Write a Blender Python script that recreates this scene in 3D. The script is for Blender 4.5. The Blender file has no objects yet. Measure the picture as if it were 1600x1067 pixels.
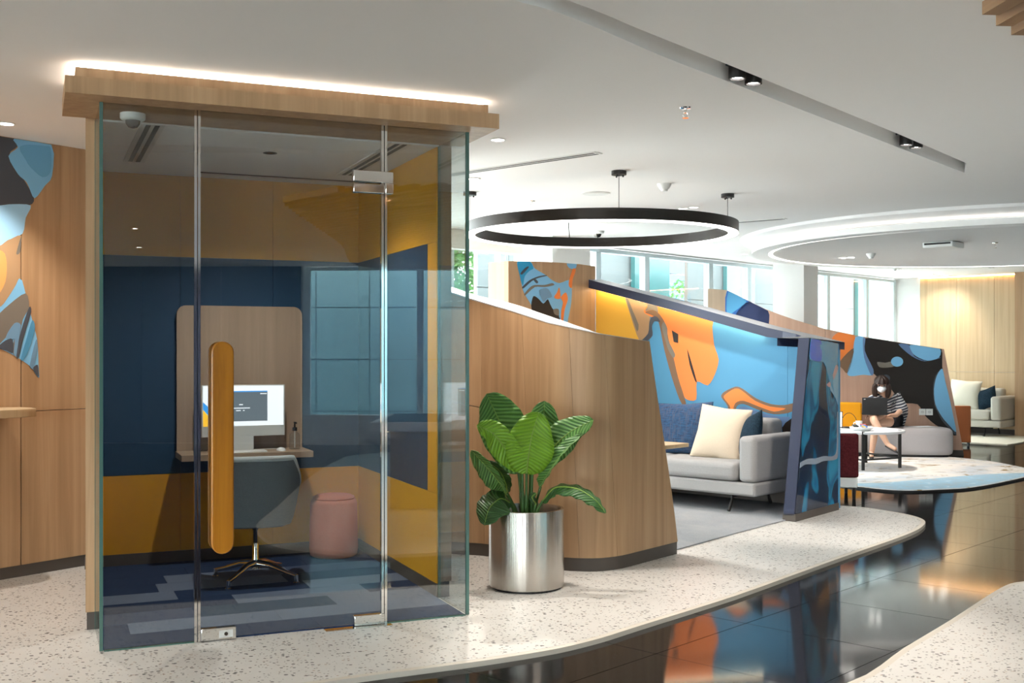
import bpy, bmesh, math, random
from mathutils import Matrix, Vector
random.seed(7)
R_ = math.radians
SC = bpy.context.scene
COL = SC.collection
F = 1742.0; HV = 548.0; EYE = 1.4; CEIL = 2.71; LOW = -0.025

# ---------------------------------------------------------------- camera
cd = bpy.data.cameras.new('camera'); cam = bpy.data.objects.new('camera', cd); COL.objects.link(cam)
cam.location = (0, 0, EYE); cam.rotation_euler = (R_(90), 0, 0)
cd.sensor_width = 36; cd.lens = F / 1600 * 36; cd.shift_y = (HV - 533.5) / 1600
cd.clip_start = .05; cd.clip_end = 200
SC.camera = cam
# ---------------------------------------------------------------- sky and exposure
w = bpy.data.worlds.new('sky'); SC.world = w; w.use_nodes = True
bg = w.node_tree.nodes['Background']
bg.inputs[0].default_value = (.965, .98, 1.0, 1); bg.inputs[1].default_value = 7.0
SC.view_settings.view_transform = 'Standard'; SC.view_settings.look = 'None'
SC.view_settings.gamma = 1; SC.view_settings.use_curve_mapping = False
SC.view_settings.exposure = 1.12
SC.cycles.use_denoising = True
SC.cycles.max_bounces = 7; SC.cycles.diffuse_bounces = 4; SC.cycles.glossy_bounces = 3; SC.cycles.transparent_max_bounces = 14
SC.cycles.use_adaptive_sampling = True; SC.cycles.adaptive_threshold = .08
SC.cycles.sample_clamp_indirect = 6
SPOT = .9          # overall strength of the lamps

# ---------------------------------------------------------------- coordinates
AX = Vector((math.cos(R_(-43)), math.sin(R_(-43)))); BX = Vector((-AX.y, AX.x))
def ab(A, b): p = AX * A + BX * b; return (p.x, p.y)
def fl(u, v, z=0.0):
    Y = (z - EYE) * F / (HV - v); return ((u - 800) / F * Y, Y)
def cl(u, v, z=CEIL): return fl(u, v, z)
def atY(u, v, Y): return ((u - 800) / F * Y, Y, EYE + (HV - v) / F * Y)
class Plane:
    """vertical plane through p (xy) along d (xy); n points to the camera side"""
    def __init__(s, p, d):
        s.p = Vector(p[:2]); s.d = Vector(d[:2]).normalized()
        s.n = Vector((s.d.y, -s.d.x))
        if s.n.dot(-s.p) < 0: s.n = -s.n
    def sz(s, u, v=HV):
        t = (u - 800) / F
        k = (t * s.p.y - s.p.x) / (s.d.x - t * s.d.y)
        Y = s.p.y + s.d.y * k
        return (k, EYE + (HV - v) / F * Y)
    def w(s, k, z, off=0.0):
        q = s.p + s.d * k + s.n * off; return Vector((q.x, q.y, z))

# ---------------------------------------------------------------- materials
MATS = {}
def mat(name, col=(.8, .8, .8), rough=.5, metal=0, spec=.5, emit=None, es=0, coat=0, trans=0, ior=1.45, aniso=0):
    m = bpy.data.materials.new(name); m.use_nodes = True; MATS[name] = m
    p = m.node_tree.nodes['Principled BSDF']
    p.inputs['Base Color'].default_value = (*col, 1); p.inputs['Roughness'].default_value = rough
    p.inputs['Metallic'].default_value = metal; p.inputs['Specular IOR Level'].default_value = spec
    p.inputs['Coat Weight'].default_value = coat; p.inputs['Coat Roughness'].default_value = .03
    p.inputs['Transmission Weight'].default_value = trans; p.inputs['IOR'].default_value = ior
    p.inputs['Anisotropic'].default_value = aniso
    if emit: p.inputs['Emission Color'].default_value = (*emit, 1); p.inputs['Emission Strength'].default_value = es
    return m
def nodes(m): return m.node_tree.nodes, m.node_tree.links, m.node_tree.nodes['Principled BSDF']
def coords(m, scale=(1, 1, 1), rot=(0, 0, 0)):
    N, L, p = nodes(m); tc = N.new('ShaderNodeTexCoord'); mp = N.new('ShaderNodeMapping')
    mp.inputs['Scale'].default_value = scale; mp.inputs['Rotation'].default_value = rot
    L.new(tc.outputs['Object'], mp.inputs['Vector']); return mp.outputs['Vector']
def ramp(m, fac, stops):
    N, L, p = nodes(m); r = N.new('ShaderNodeValToRGB'); e = r.color_ramp.elements
    while len(e) < len(stops): e.new(.5)
    for i, (q, c) in enumerate(stops): e[i].position = q; e[i].color = (*c, 1)
    L.new(fac, r.inputs['Fac']); return r.outputs['Color']
def noise(m, vec, sc, det=4, rough=.55, dist=0):
    N, L, p = nodes(m); n = N.new('ShaderNodeTexNoise'); n.inputs['Scale'].default_value = sc
    n.inputs['Detail'].default_value = det; n.inputs['Roughness'].default_value = rough; n.inputs['Distortion'].default_value = dist
    L.new(vec, n.inputs['Vector']); return n.outputs['Fac']
def mixc(m, fac, a, b, mode='MIX'):
    N, L, p = nodes(m); x = N.new('ShaderNodeMix'); x.data_type = 'RGBA'; x.blend_type = mode
    for s, v in ((x.inputs[0], fac), (x.inputs[6], a), (x.inputs[7], b)):
        if isinstance(v, (int, float)): s.default_value = v
        elif isinstance(v, tuple): s.default_value = (*v, 1)
        else: L.new(v, s)
    return x.outputs[2]
def math_(m, op, a, b=0.0):
    N, L, p = nodes(m); x = N.new('ShaderNodeMath'); x.operation = op
    for s, v in ((x.inputs[0], a), (x.inputs[1], b)):
        if isinstance(v, (int, float)): s.default_value = v
        else: L.new(v, s)
    return x.outputs[0]
def setc(m, c): N, L, p = nodes(m); L.new(c, p.inputs['Base Color'])
def bump(m, h, st=.2, d=.01):
    N, L, p = nodes(m); b = N.new('ShaderNodeBump'); b.inputs['Strength'].default_value = st; b.inputs['Distance'].default_value = d
    L.new(h, b.inputs['Height']); L.new(b.outputs['Normal'], p.inputs['Normal'])
def wood(name, dark, mid, light, rough=.45, grain=(16, 16, .55), coat=0):
    m = mat(name, mid, rough, coat=coat)
    v = coords(m, grain); n1 = noise(m, v, 1.0, 6, .6, .6)
    v2 = coords(m, (grain[0] * 5, grain[1] * 5, grain[2] * 2)); n2 = noise(m, v2, 1.0, 3)
    v3 = coords(m, (1.6, 1.6, .1)); n3 = noise(m, v3, 1.0, 2)
    c = ramp(m, n1, [(.3, dark), (.5, mid), (.72, light)])
    c = mixc(m, math_(m, 'MULTIPLY', n2, .35), c, dark)
    c = mixc(m, math_(m, 'MULTIPLY', n3, .45), c, light)
    setc(m, c); bump(m, n2, .05, .003); return m
def fabric(name, c1, c2, sc=220, rough=.95, st=.25):
    m = mat(name, c1, rough, spec=.15); v = coords(m); n = noise(m, v, sc, 3, .7); n2 = noise(m, v, 9, 3)
    c = ramp(m, n, [(.3, c2), (.7, c1)]); setc(m, mixc(m, math_(m, 'MULTIPLY', n2, .4), c, c2)); bump(m, n, st, .004); return m
def glass(name, tint, rough=0.0, ior=1.5, boost=0.0):
    m = bpy.data.materials.new(name); m.use_nodes = True; MATS[name] = m
    N, L = m.node_tree.nodes, m.node_tree.links; N.remove(N['Principled BSDF']); out = N['Material Output']
    t = N.new('ShaderNodeBsdfTransparent'); t.inputs[0].default_value = (*tint, 1)
    g = N.new('ShaderNodeBsdfGlossy'); g.inputs['Roughness'].default_value = rough
    f = N.new('ShaderNodeFresnel'); ge = N.new('ShaderNodeNewGeometry'); mx = N.new('ShaderNodeMix'); mx.inputs[2].default_value = ior; mx.inputs[3].default_value = 1 / ior
    L.new(ge.outputs['Backfacing'], mx.inputs[0]); L.new(mx.outputs[0], f.inputs['IOR'])
    x = N.new('ShaderNodeMixShader'); L.new(f.outputs[0], x.inputs[0]); L.new(t.outputs[0], x.inputs[1]); L.new(g.outputs[0], x.inputs[2])
    L.new(x.outputs[0], out.inputs['Surface']); return m

wood('oak', (.31, .175, .085), (.415, .248, .128), (.54, .35, .20))
wood('oak_pale', (.40, .285, .165), (.50, .37, .22), (.60, .46, .29))
wood('oak_rose', (.40, .23, .16), (.49, .295, .21), (.57, .365, .265))
wood('oak_grey', (.29, .20, .135), (.36, .255, .175), (.43, .315, .225))
wood('teak_orange', (.20, .062, .003), (.38, .135, .006), (.50, .20, .014), .35, (24, 24, 1.4), .2)
wood('slat_wood', (.26, .14, .065), (.33, .185, .09), (.42, .25, .13), .5, (14, 1, 14))
mat('ceiling_paint', (.885, .868, .85), .9, spec=.2)
mat('white_paint', (.74, .74, .73), .8, spec=.25)
mat('cap_white', (.48, .48, .48), .4)
mat('plinth_or_shade', (.085, .07, .06), .5)
mat('chrome', (.85, .83, .80), .06, 1)
mat('dark_chrome', (.12, .11, .10), .12, 1)
mat('black_metal', (.02, .018, .018), .45)
mat('bronze_black', (.035, .03, .027), .38, .6)
mat('black_plastic', (.012, .012, .013), .5)
mat('white_plastic', (.82, .82, .80), .4)
mat('glass_edge', (.07, .15, .13), .15, coat=.4)
glass('booth_glass', (.90, .925, .92), 0, 1.85)
glass('window_glass', (.92, .965, .965), 0, 1.45)
glass('clear_glass', (.90, .93, .94), 0, 1.45)
mat('blue_panel', (.008, .042, .095), .55, spec=.3)
mat('yellow_panel', (.66, .31, .012), .55, spec=.3)
mat('navy', (.028, .036, .072), .4)
mat('navy_top', (.27, .28, .31), .35)
mat('led', (1, 1, 1), .5, emit=(1, .93, .82), es=9)
mat('led_ring', (1, 1, 1), .5, emit=(1, .96, .90), es=3.2)
mat('led_cove', (1, 1, 1), .5, emit=(1, .96, .90), es=.42)
mat('led_warm', (1, 1, 1), .5, emit=(1, .52, .17), es=7)
mat('led_alcove', (1, 1, 1), .5, emit=(1, .80, .50), es=9)
mat('lamp_disc', (1, 1, 1), .5, emit=(1, .95, .88), es=14)
mat('screen_white', (.6, .62, .65), .3, emit=(.82, .86, .92), es=.55)
mat('screen_dark', (.05, .07, .09), .3, emit=(.20, .24, .27), es=.35)
mat('screen_blue', (.02, .2, .5), .3, emit=(.03, .25, .65), es=.6)
mat('screen_yellow', (.7, .4, .02), .3, emit=(.9, .5, .03), es=.5)
mat('aluminium', (.72, .72, .70), .35, .3)
mat('mullion', (.62, .74, .78), .4)
m = mat('steel_brush', (.60, .56, .515), .27, 1, aniso=.95); N, L, p = nodes(m); tg = N.new('ShaderNodeTangent'); tg.direction_type = 'RADIAL'; tg.axis = 'Z'; L.new(tg.outputs[0], p.inputs['Tangent'])
p.inputs['Anisotropic Rotation'].default_value = 0.25
bump(m, noise(m, coords(m, (40, 40, .01)), 1.0, 3, .6), .25, .012)
mat('soil', (.03, .02, .014), 1)
mat('paper', (.85, .86, .88), .8)
mat('table_white', (.80, .81, .84), .3)
mat('skin', (.60, .36, .25), .5)
mat('hair', (.028, .014, .010), .45)
mat('mask', (.82, .84, .87), .85)
mat('shorts', (.012, .014, .022), .9)
mat('leather_orange', (.42, .12, .03), .5)
mat('teal_glass', (.022, .095, .098), .25)
mat('blue_glass', (.015, .12, .24), .25)
mat('sand_gravel', (.80, .79, .76), .9)
mat('leaf_far', (.10, .24, .07), .6)
mat('packet_blue', (.08, .2, .5), .5); mat('packet_red', (.5, .08, .06), .5); mat('packet_gold', (.6, .42, .1), .5)
for n, c in dict(m_blue=(.075, .27, .46), m_sky=(.20, .47, .72), m_cyan=(.02, .29, .53), m_orange=(.84, .22, .045), m_peach=(.83, .36, .12),
                 m_tan=(.42, .26, .14), m_brown=(.20, .115, .065), m_taupe=(.19, .165, .135), m_slate=(.065, .075, .095), m_dark=(.018, .013, .011),
                 m_yellow=(.80, .44, .06), m_navy=(.02, .03, .085), m_deep=(.03, .11, .33), m_steel=(.16, .30, .45), m_pale=(.33, .58, .80), m_gblue=(.12, .20, .37), m_mid=(.14, .38, .62)).items():
    mat(n, c, .5, spec=.35)
# terrazzo
m = mat('terrazzo', (.8, .76, .70), .38); N, L, p = nodes(m); v = coords(m)
base = mixc(m, noise(m, v, 6, 4), (.55, .527, .495), (.625, .602, .57))
for sc, th, keep, c in ((36, .26, .45, (.035, .028, .024)), (60, .25, .5, (.09, .072, .06)), (46, .22, .75, (.36, .25, .18))):
    mp = coords(m, (1, 1.35, 1), (0, 0, sc)); vo = N.new('ShaderNodeTexVoronoi'); vo.inputs['Scale'].default_value = sc; L.new(mp, vo.inputs['Vector'])
    sp = N.new('ShaderNodeSeparateColor'); L.new(vo.outputs['Color'], sp.inputs[0])
    k = math_(m, 'MULTIPLY', math_(m, 'LESS_THAN', vo.outputs['Distance'], math_(m, 'MULTIPLY', sp.outputs[1], th * 1.5)), math_(m, 'GREATER_THAN', sp.outputs[0], keep))
    base = mixc(m, k, base, c)
setc(m, base)
mat('terrazzo_edge', (.56, .51, .44), .5)
m = mat('granite', (.009, .009, .010), .07, spec=.2); v = coords(m); n = noise(m, v, 160, 3)
setc(m, ramp(m, n, [(.4, (.006, .006, .007)), (.75, (.03, .029, .028))]))
mat('grout', (.02, .02, .02), .6)
for n, c in dict(carpet_dark=(.026, .046, .105), carpet_mid=(.07, .10, .185), carpet_light=(.16, .20, .29), carpet_teal=(.03, .07, .13)).items():
    m = mat(n, c, 1, spec=.1); v = coords(m); k = noise(m, v, 260, 2, .8)
    setc(m, ramp(m, k, [(.3, tuple(x * .6 for x in c)), (.7, tuple(x * 1.35 for x in c))])); bump(m, k, .4, .004)
m = mat('carpet_grey', (.2, .21, .23), 1, spec=.1); v = coords(m); k = noise(m, v, 150, 3, .8); k2 = noise(m, v, 3, 5, .7, 1)
setc(m, mixc(m, k2, ramp(m, k, [(.3, (.12, .14, .165)), (.7, (.31, .335, .37))]), (.36, .35, .345))); bump(m, k, .4, .005)
m = mat('rug_cream', (.6, .57, .52), 1, spec=.1); v = coords(m); k = noise(m, v, 1.6, 5, .6, .8); k2 = noise(m, coords(m, (1, 2.2, 1)), 3.2, 5, .65, 1.2)
c = ramp(m, k, [(.35, (.55, .58, .62)), (.55, (.78, .73, .69)), (.7, (.82, .76, .70))]); c = mixc(m, ramp(m, k2, [(.58, (0, 0, 0)), (.63, (1, 1, 1))]), c, (.30, .19, .06)); setc(m, c)
m = mat('rug_blue', (.28, .42, .52), 1, spec=.1); v = coords(m); k = noise(m, v, 5, 5, .7, 1)
setc(m, ramp(m, k, [(.35, (.42, .50, .56)), (.55, (.36, .56, .70)), (.7, (.58, .68, .74))]))
fabric('sofa_grey', (.40, .385, .375), (.27, .265, .265))
fabric('sofa_beige', (.56, .53, .47), (.44, .42, .37))
fabric('chair_grey', (.18, .20, .215), (.12, .135, .15))
fabric('chair_rim_lit', (.55, .58, .58), (.42, .45, .45))  # lighter inner upholstery, with lamp light painted into its pale tone
fabric('pouf_pink', (.68, .27, .20), (.52, .18, .13))
fabric('cushion_cream', (.66, .56, .44), (.57, .47, .36))
fabric('cushion_white', (.70, .68, .58), (.6, .57, .48))
fabric('cushion_dark', (.02, .045, .07), (.006, .012, .02), 60)
fabric('maroon', (.16, .03, .034), (.07, .012, .016), 70)
fabric('yellow_fabric', (.78, .36, .02), (.62, .27, .012))
fabric('ottoman_grey', (.50, .475, .48), (.40, .38, .39))
m = mat('cushion_blue', (.02, .1, .25), .8); v = coords(m, (1, 1, 6)); k = noise(m, v, 14, 4, .7); k2 = noise(m, coords(m, (6, 6, 1)), 10, 3)
setc(m, mixc(m, ramp(m, k2, [(.45, (0, 0, 0)), (.7, (1, 1, 1))]), ramp(m, k, [(.35, (.006, .02, .06)), (.65, (.015, .075, .17))]), (.06, .065, .11)))
m = mat('stone', (.68, .70, .70), .85); v = coords(m); k = noise(m, v, 45, 4, .8)
setc(m, ramp(m, k, [(.3, (.07, .087, .089)), (.7, (.12, .14, .142))]))
m = mat('stone_teal', (.2, .40, .43), .85); v = coords(m); k = noise(m, v, 40, 4, .8)
setc(m, ramp(m, k, [(.3, (.14, .27, .31)), (.7, (.22, .36, .40))]))
m = mat('gloss_reflections', (.01, .05, .13), .15, spec=.2, coat=.45); v = coords(m, (1, 1, .6)); k = noise(m, v, 3.0, 2, .45, .5)  # blue blotches paint the surroundings mirrored in the fin's gloss
setc(m, ramp(m, k, [(.42, (.002, .014, .045)), (.51, (.004, .03, .085)), (.56, (.012, .22, .40)), (.61, (.006, .10, .22)), (.68, (.02, .28, .48))]))
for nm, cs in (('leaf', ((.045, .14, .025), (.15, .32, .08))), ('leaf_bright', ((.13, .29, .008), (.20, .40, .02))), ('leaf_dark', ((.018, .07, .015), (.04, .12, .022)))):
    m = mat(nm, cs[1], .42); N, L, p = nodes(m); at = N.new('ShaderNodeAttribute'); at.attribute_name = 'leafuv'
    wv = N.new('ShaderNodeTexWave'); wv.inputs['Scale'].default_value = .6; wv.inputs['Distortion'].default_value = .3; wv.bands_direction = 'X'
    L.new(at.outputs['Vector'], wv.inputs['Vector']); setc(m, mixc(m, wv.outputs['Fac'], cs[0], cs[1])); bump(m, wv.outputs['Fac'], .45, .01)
    p.inputs['Subsurface Weight'].default_value = 0
mat('leaf_rib', (.22, .34, .06), .4); mat('leaf_stem', (.05, .13, .025), .4)
m = mat('stripes', (.1, .1, .12), .9); N, L, p = nodes(m); v = coords(m, (1, 1, 1), (0, R_(18), 0)); wv = N.new('ShaderNodeTexWave'); wv.bands_direction = 'Z'
wv.inputs['Scale'].default_value = 9; wv.inputs['Distortion'].default_value = 1.2; L.new(v, wv.inputs['Vector'])
setc(m, ramp(m, wv.outputs['Fac'], [(.62, (.045, .05, .07)), (.80, (.55, .55, .56))]))

# ---------------------------------------------------------------- mesh helpers
class MB:
    def __init__(s): s.v = []; s.f = []
    def add(s, vs, fs):
        o = len(s.v); s.v += [tuple(q) for q in vs]; s.f += [tuple(i + o for i in f) for f in fs]; return s
    def box(s, c, d, M=None):
        vs = [Vector((c[0] + sx * d[0] / 2, c[1] + sy * d[1] / 2, c[2] + sz * d[2] / 2)) for sx in (-1, 1) for sy in (-1, 1) for sz in (-1, 1)]
        if M: vs = [M @ q for q in vs]
        return s.add(vs, [(0, 1, 3, 2), (4, 6, 7, 5), (0, 4, 5, 1), (2, 3, 7, 6), (0, 2, 6, 4), (1, 5, 7, 3)])
    def bx(s, x0, x1, y0, y1, z0, z1): return s.box(((x0 + x1) / 2, (y0 + y1) / 2, (z0 + z1) / 2), (x1 - x0, y1 - y0, z1 - z0))
    def hexa(s, p8):      # 4 bottom ring + 4 top ring
        return s.add(p8, [(3, 2, 1, 0), (4, 5, 6, 7), (0, 1, 5, 4), (1, 2, 6, 5), (2, 3, 7, 6), (3, 0, 4, 7)])
    def prism(s, poly, f0, f1):    # two mapping functions (x,y)->xyz
        n = len(poly); return s.add([f0(*q) for q in poly] + [f1(*q) for q in poly],
            [tuple(range(n))[::-1], tuple(range(n, 2 * n))] + [(i, (i + 1) % n, n + (i + 1) % n, n + i) for i in range(n)])
    def slab(s, poly, z0, z1): return s.prism(poly, lambda x, y: (x, y, z0), lambda x, y: (x, y, z1))
    def lathe(s, prof, c=(0, 0, 0), n=32, M=None, cap=True):
        vs = []; fs = []; k = len(prof)
        for i in range(n):
            a = 2 * math.pi * i / n
            for r, z in prof:
                q = Vector((c[0] + r * math.cos(a), c[1] + r * math.sin(a), c[2] + z)); vs.append(M @ q if M else q)
        for i in range(n):
            for j in range(k - 1):
                fs.append((i * k + j, ((i + 1) % n) * k + j, ((i + 1) % n) * k + j + 1, i * k + j + 1))
        for j in (0, k - 1) if cap else ():
            if prof[j][0] > 1e-5: fs.append(tuple(i * k + j for i in range(n)))
        return s.add(vs, fs)
    def tube(s, pts, r, n=8, caps=True):
        pts = [Vector(q) for q in pts]; rr = r if isinstance(r, (list, tuple)) else [r] * len(pts); vs = []; fs = []
        up = Vector((0, 0, 1)); prev = None
        for i, q in enumerate(pts):
            t = (pts[min(i + 1, len(pts) - 1)] - pts[max(i - 1, 0)]).normalized()
            x = prev if prev else (up.cross(t) if abs(t.z) < .95 else Vector((1, 0, 0)).cross(t))
            x = (x - t * x.dot(t)).normalized(); y = t.cross(x); prev = x
            for k in range(n):
                a = 2 * math.pi * k / n; vs.append(q + (x * math.cos(a) + y * math.sin(a)) * rr[i])
        for i in range(len(pts) - 1):
            for k in range(n): fs.append((i * n + k, i * n + (k + 1) % n, (i + 1) * n + (k + 1) % n, (i + 1) * n + k))
        if caps: fs += [tuple(range(n))[::-1], tuple((len(pts) - 1) * n + k for k in range(n))]
        return s.add(vs, fs)
    def grid(s, fn, nu, nv, cu=False):
        vs = [fn(i / (nu if cu else nu - 1), j / (nv - 1)) for i in range(nu) for j in range(nv)]; fs = []
        for i in range(nu if cu else nu - 1):
            for j in range(nv - 1):
                k = (i + 1) % nu; fs.append((i * nv + j, k * nv + j, k * nv + j + 1, i * nv + j + 1))
        return s.add(vs, fs)
    def mesh(s, name, smooth=None, weld=False):
        me = bpy.data.meshes.new(name); bm = bmesh.new(); vs = [bm.verts.new(q) for q in s.v]
        for f in s.f:
            try: bm.faces.new([vs[i] for i in f])
            except ValueError: pass
        if weld: bmesh.ops.remove_doubles(bm, verts=bm.verts, dist=1e-5)
        bmesh.ops.recalc_face_normals(bm, faces=bm.faces); bm.to_mesh(me); bm.free()
        if smooth is not None:
            me.shade_smooth()
            if smooth < 180: me.set_sharp_from_angle(angle=R_(smooth))
        return me
    def build(s, name, m, parent=None, world=False, smooth=None, bevel=0, seg=2, weld=False, **kw):
        return link(name, s.mesh(name, smooth, weld), m, parent, world, bevel, seg, **kw)
def link(name, me, m, parent=None, world=False, bevel=0, seg=2, **kw):
    o = bpy.data.objects.new(name, me); COL.objects.link(o)
    if m:
        if not me.materials: me.materials.append(MATS[m])
    if parent:
        o.parent = parent
        if world and parent.type == 'EMPTY': o.matrix_parent_inverse = parent.matrix_basis.inverted()
    if bevel:
        b = o.modifiers.new('bevel', 'BEVEL'); b.width = bevel; b.segments = seg; b.limit_method = 'ANGLE'; b.angle_limit = R_(40)
        for q in me.polygons: q.use_smooth = True
        me.set_sharp_from_angle(angle=R_(60))
    for k, x in kw.items(): o[k] = x
    return o
def thing(name, label, cat, loc=(0, 0, 0), rot=0, group=None, **kw):
    o = bpy.data.objects.new(name, None); COL.objects.link(o); o.location = loc; o.rotation_euler = (0, 0, rot); o.empty_display_size = .1
    o['label'] = label; o['category'] = cat
    if group: o['group'] = group
    for k, x in kw.items(): o[k] = x
    return o
def root_struct(name, loc=(0, 0, 0), rot=0, **kw):
    o = bpy.data.objects.new(name, None); COL.objects.link(o); o.location = loc; o.rotation_euler = (0, 0, rot); o['kind'] = 'structure'
    for k, x in kw.items(): o[k] = x
    return o
def tag(o, label, cat, group=None):
    o['label'] = label; o['category'] = cat
    if group: o['group'] = group
    return o
def copy_tree(o, parent=None):
    c = o.copy(); COL.objects.link(c)
    if parent: c.parent = parent
    for ch in list(o.children): copy_tree(ch, c)
    return c
def smooth_poly(pts, n=4, closed=True):
    out = []; k = len(pts)
    for i in range(k if closed else k - 1):
        g = (lambda j: pts[j % k]) if closed else (lambda j: pts[max(0, min(k - 1, j))])
        p0, p1, p2, p3 = g(i - 1), g(i), g(i + 1), g(i + 2)
        for j in range(n):
            t = j / n; h = (2*t**3 - 3*t**2 + 1, t**3 - 2*t**2 + t, -2*t**3 + 3*t**2, t**3 - t**2)
            out.append(tuple(h[0]*p1[q] + h[1]*.42*(p2[q] - p0[q]) + h[2]*p2[q] + h[3]*.42*(p3[q] - p1[q]) for q in range(len(p1))))
    if not closed: out.append(tuple(pts[-1]))
    return out
def interp(x, tab):
    if x <= tab[0][0]: (a, b) = tab[0], tab[1]
    elif x >= tab[-1][0]: (a, b) = tab[-2], tab[-1]
    else:
        for a, b in zip(tab, tab[1:]):
            if a[0] <= x <= b[0]: break
    return a[1] + (b[1] - a[1]) * (x - a[0]) / (b[0] - a[0])
def fill2d(name, outer, holes, z):
    cu = bpy.data.curves.new(name, 'CURVE'); cu.dimensions = '2D'; cu.fill_mode = 'BOTH'
    for loop in [outer] + holes:
        sp = cu.splines.new('POLY'); sp.points.add(len(loop) - 1); sp.use_cyclic_u = True
        for q, pt in zip(loop, sp.points): pt.co = (q[0], q[1], 0, 1)
    o = bpy.data.objects.new('tmp', cu); COL.objects.link(o); dg = bpy.context.evaluated_depsgraph_get()
    me = bpy.data.meshes.new_from_object(o.evaluated_get(dg)); bpy.data.objects.remove(o)
    for q in me.vertices: q.co.z = z
    me.materials.clear(); return me
def spot(parent, loc, power, aim=(0, 0, -1), size=80, blend=.6, col=(1, .93, .845), rad=.04):
    l = bpy.data.lights.new('lamp', 'SPOT'); l.energy = power * SPOT; l.color = col; l.spot_size = R_(size); l.spot_blend = blend; l.shadow_soft_size = rad
    o = bpy.data.objects.new('lamp', l); COL.objects.link(o); o.location = loc
    o.rotation_euler = Vector(aim).to_track_quat('-Z', 'Y').to_euler()
    if parent: o.parent = parent; o.matrix_parent_inverse = parent.matrix_basis.inverted()
    return o
def decal(parent, pl, pts, m, off, sm=3, name='painted_shape', lim=None):
    q = [pl.sz(u, v) for u, v in pts]
    if sm: q = smooth_poly(q, sm)
    if lim: q = [lim(a, z) for a, z in q]
    MB().prism(q, lambda k, z: pl.w(k, z, off - .0012), lambda k, z: pl.w(k, z, off)).build(name, m, parent, True)

# ================================================================ THE SETTING
def abq(A0, A1, b0, b1): return [ab(A0, b0), ab(A1, b0), ab(A1, b1), ab(A0, b1)]
FAC1 = -8.8; FAC2 = 7.1; BFAR = 19.65; BNEAR = -9.0
floor = MB().slab(abq(FAC1 - .1, FAC2 + .1, BNEAR - .1, BFAR + .1), LOW - .12, LOW - .012).build('floor', 'grout', kind='structure')
# terrazzo peninsulas
T1 = [(-9.5, 1.3), (-4.5, 2.95)] + smooth_poly([(-2.4, 3.85), fl(500, 1066), fl(640, 1047), fl(760, 1031), fl(870, 1013), fl(940, 996), fl(1000, 977), fl(1150, 930), fl(1300, 876),
      fl(1400, 841), fl(1434, 827), fl(1446, 816), fl(1438, 809), fl(1412, 802), fl(1356, 793), fl(1306, 789)], 4, False) + [(2.80, 10.5), (.9, 12.5), ab(FAC1, 9.6), ab(FAC1, -3)]
T2 = smooth_poly([(.345, 3.23), (.395, 3.8), (.62, 4.25), fl(1322, 1067), fl(1412, 1012), fl(1487, 967), fl(1562, 919), fl(1600, 908), (3.6, 6.85), (4.4, 6.3), (6.5, 4.2), (8.6, 2.0), (8.9, .4), (7.8, -1.0), (5.3, -1.75), (4.37, -1.25), (3.06, -.02), (1.48, 1.67), (.72, 2.48)], 4)
T_bounce = abq(FAC1 + .1, FAC2 - .1, BNEAR + .1, -3.2)  # unseen terrazzo added to bounce light up to the ceiling
for nm, poly in (('floor_terrazzo', T1), ('floor_terrazzo.001', T2), ('floor_terrazzo_bounce', T_bounce)):
    t = MB().slab(poly, LOW - .008, -.001).build(nm, 'terrazzo_edge', kind='structure')
    # top surface inset from the kerb edge
    n = len(poly); area = sum(poly[i][0] * poly[(i + 1) % n][1] - poly[(i + 1) % n][0] * poly[i][1] for i in range(n)); sg = 1 if area > 0 else -1
    ins = []
    for i in range(n):
        a, b, c = (Vector(poly[j % n]) for j in (i - 1, i, i + 1)); d1 = (b - a).normalized(); d2 = (c - b).normalized(); t2 = (d1 + d2)
        t2 = t2.normalized() if t2.length > 1e-4 else d1
        ins.append(tuple(b + Vector((-t2.y, t2.x)) * sg * .035))
    MB().slab(ins, -.004, 0.0).build('terrazzo_top', 'terrazzo', t)
def inside(p, poly):
    c = False; x, y = p; n = len(poly)
    for i in range(n):
        (x1, y1), (x2, y2) = poly[i], poly[(i + 1) % n]
        if (y1 > y) != (y2 > y) and x < (x2 - x1) * (y - y1) / (y2 - y1) + x1: c = not c
    return c
# polished granite tiles, laid on the diagonal
TS = .8
tm = MB().bx(0, TS - .004, 0, TS - .004, -.02, 0).mesh('floor_tile')
ang = math.atan2(AX.y, AX.x); cnt = 0
for i in range(-12, 16):
    for j in range(-6, 25):
        A0, b0 = i * TS + .12, j * TS + .3
        cor = [ab(A0 + q * TS, b0 + r * TS) for q, r in ((0, 0), (1, 0), (1, 1), (0, 1), (.5, .5))]
        if b0 < BNEAR or b0 + TS > BFAR or A0 < FAC1 or A0 + TS > FAC2: continue
        if all(inside(q, T1) for q in cor) or all(inside(q, T2) for q in cor): continue
        x, y = cor[4]
        if not (-3 < x < 10 and -3 < y < 21 and x < .53 * max(y, 6) + 1.2): continue
        o = link('floor_tile', tm, 'granite', floor); o.location = (*cor[0], LOW); o.rotation_euler = (0, 0, ang); cnt += 1
        o.location.z = LOW - random.random() * .0004
# the granite floor that the photograph does not look at
MB().slab(abq(FAC1, FAC2, BNEAR, BFAR), LOW - .016, LOW - .0045).build('floor_slab', 'granite', floor)

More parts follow.
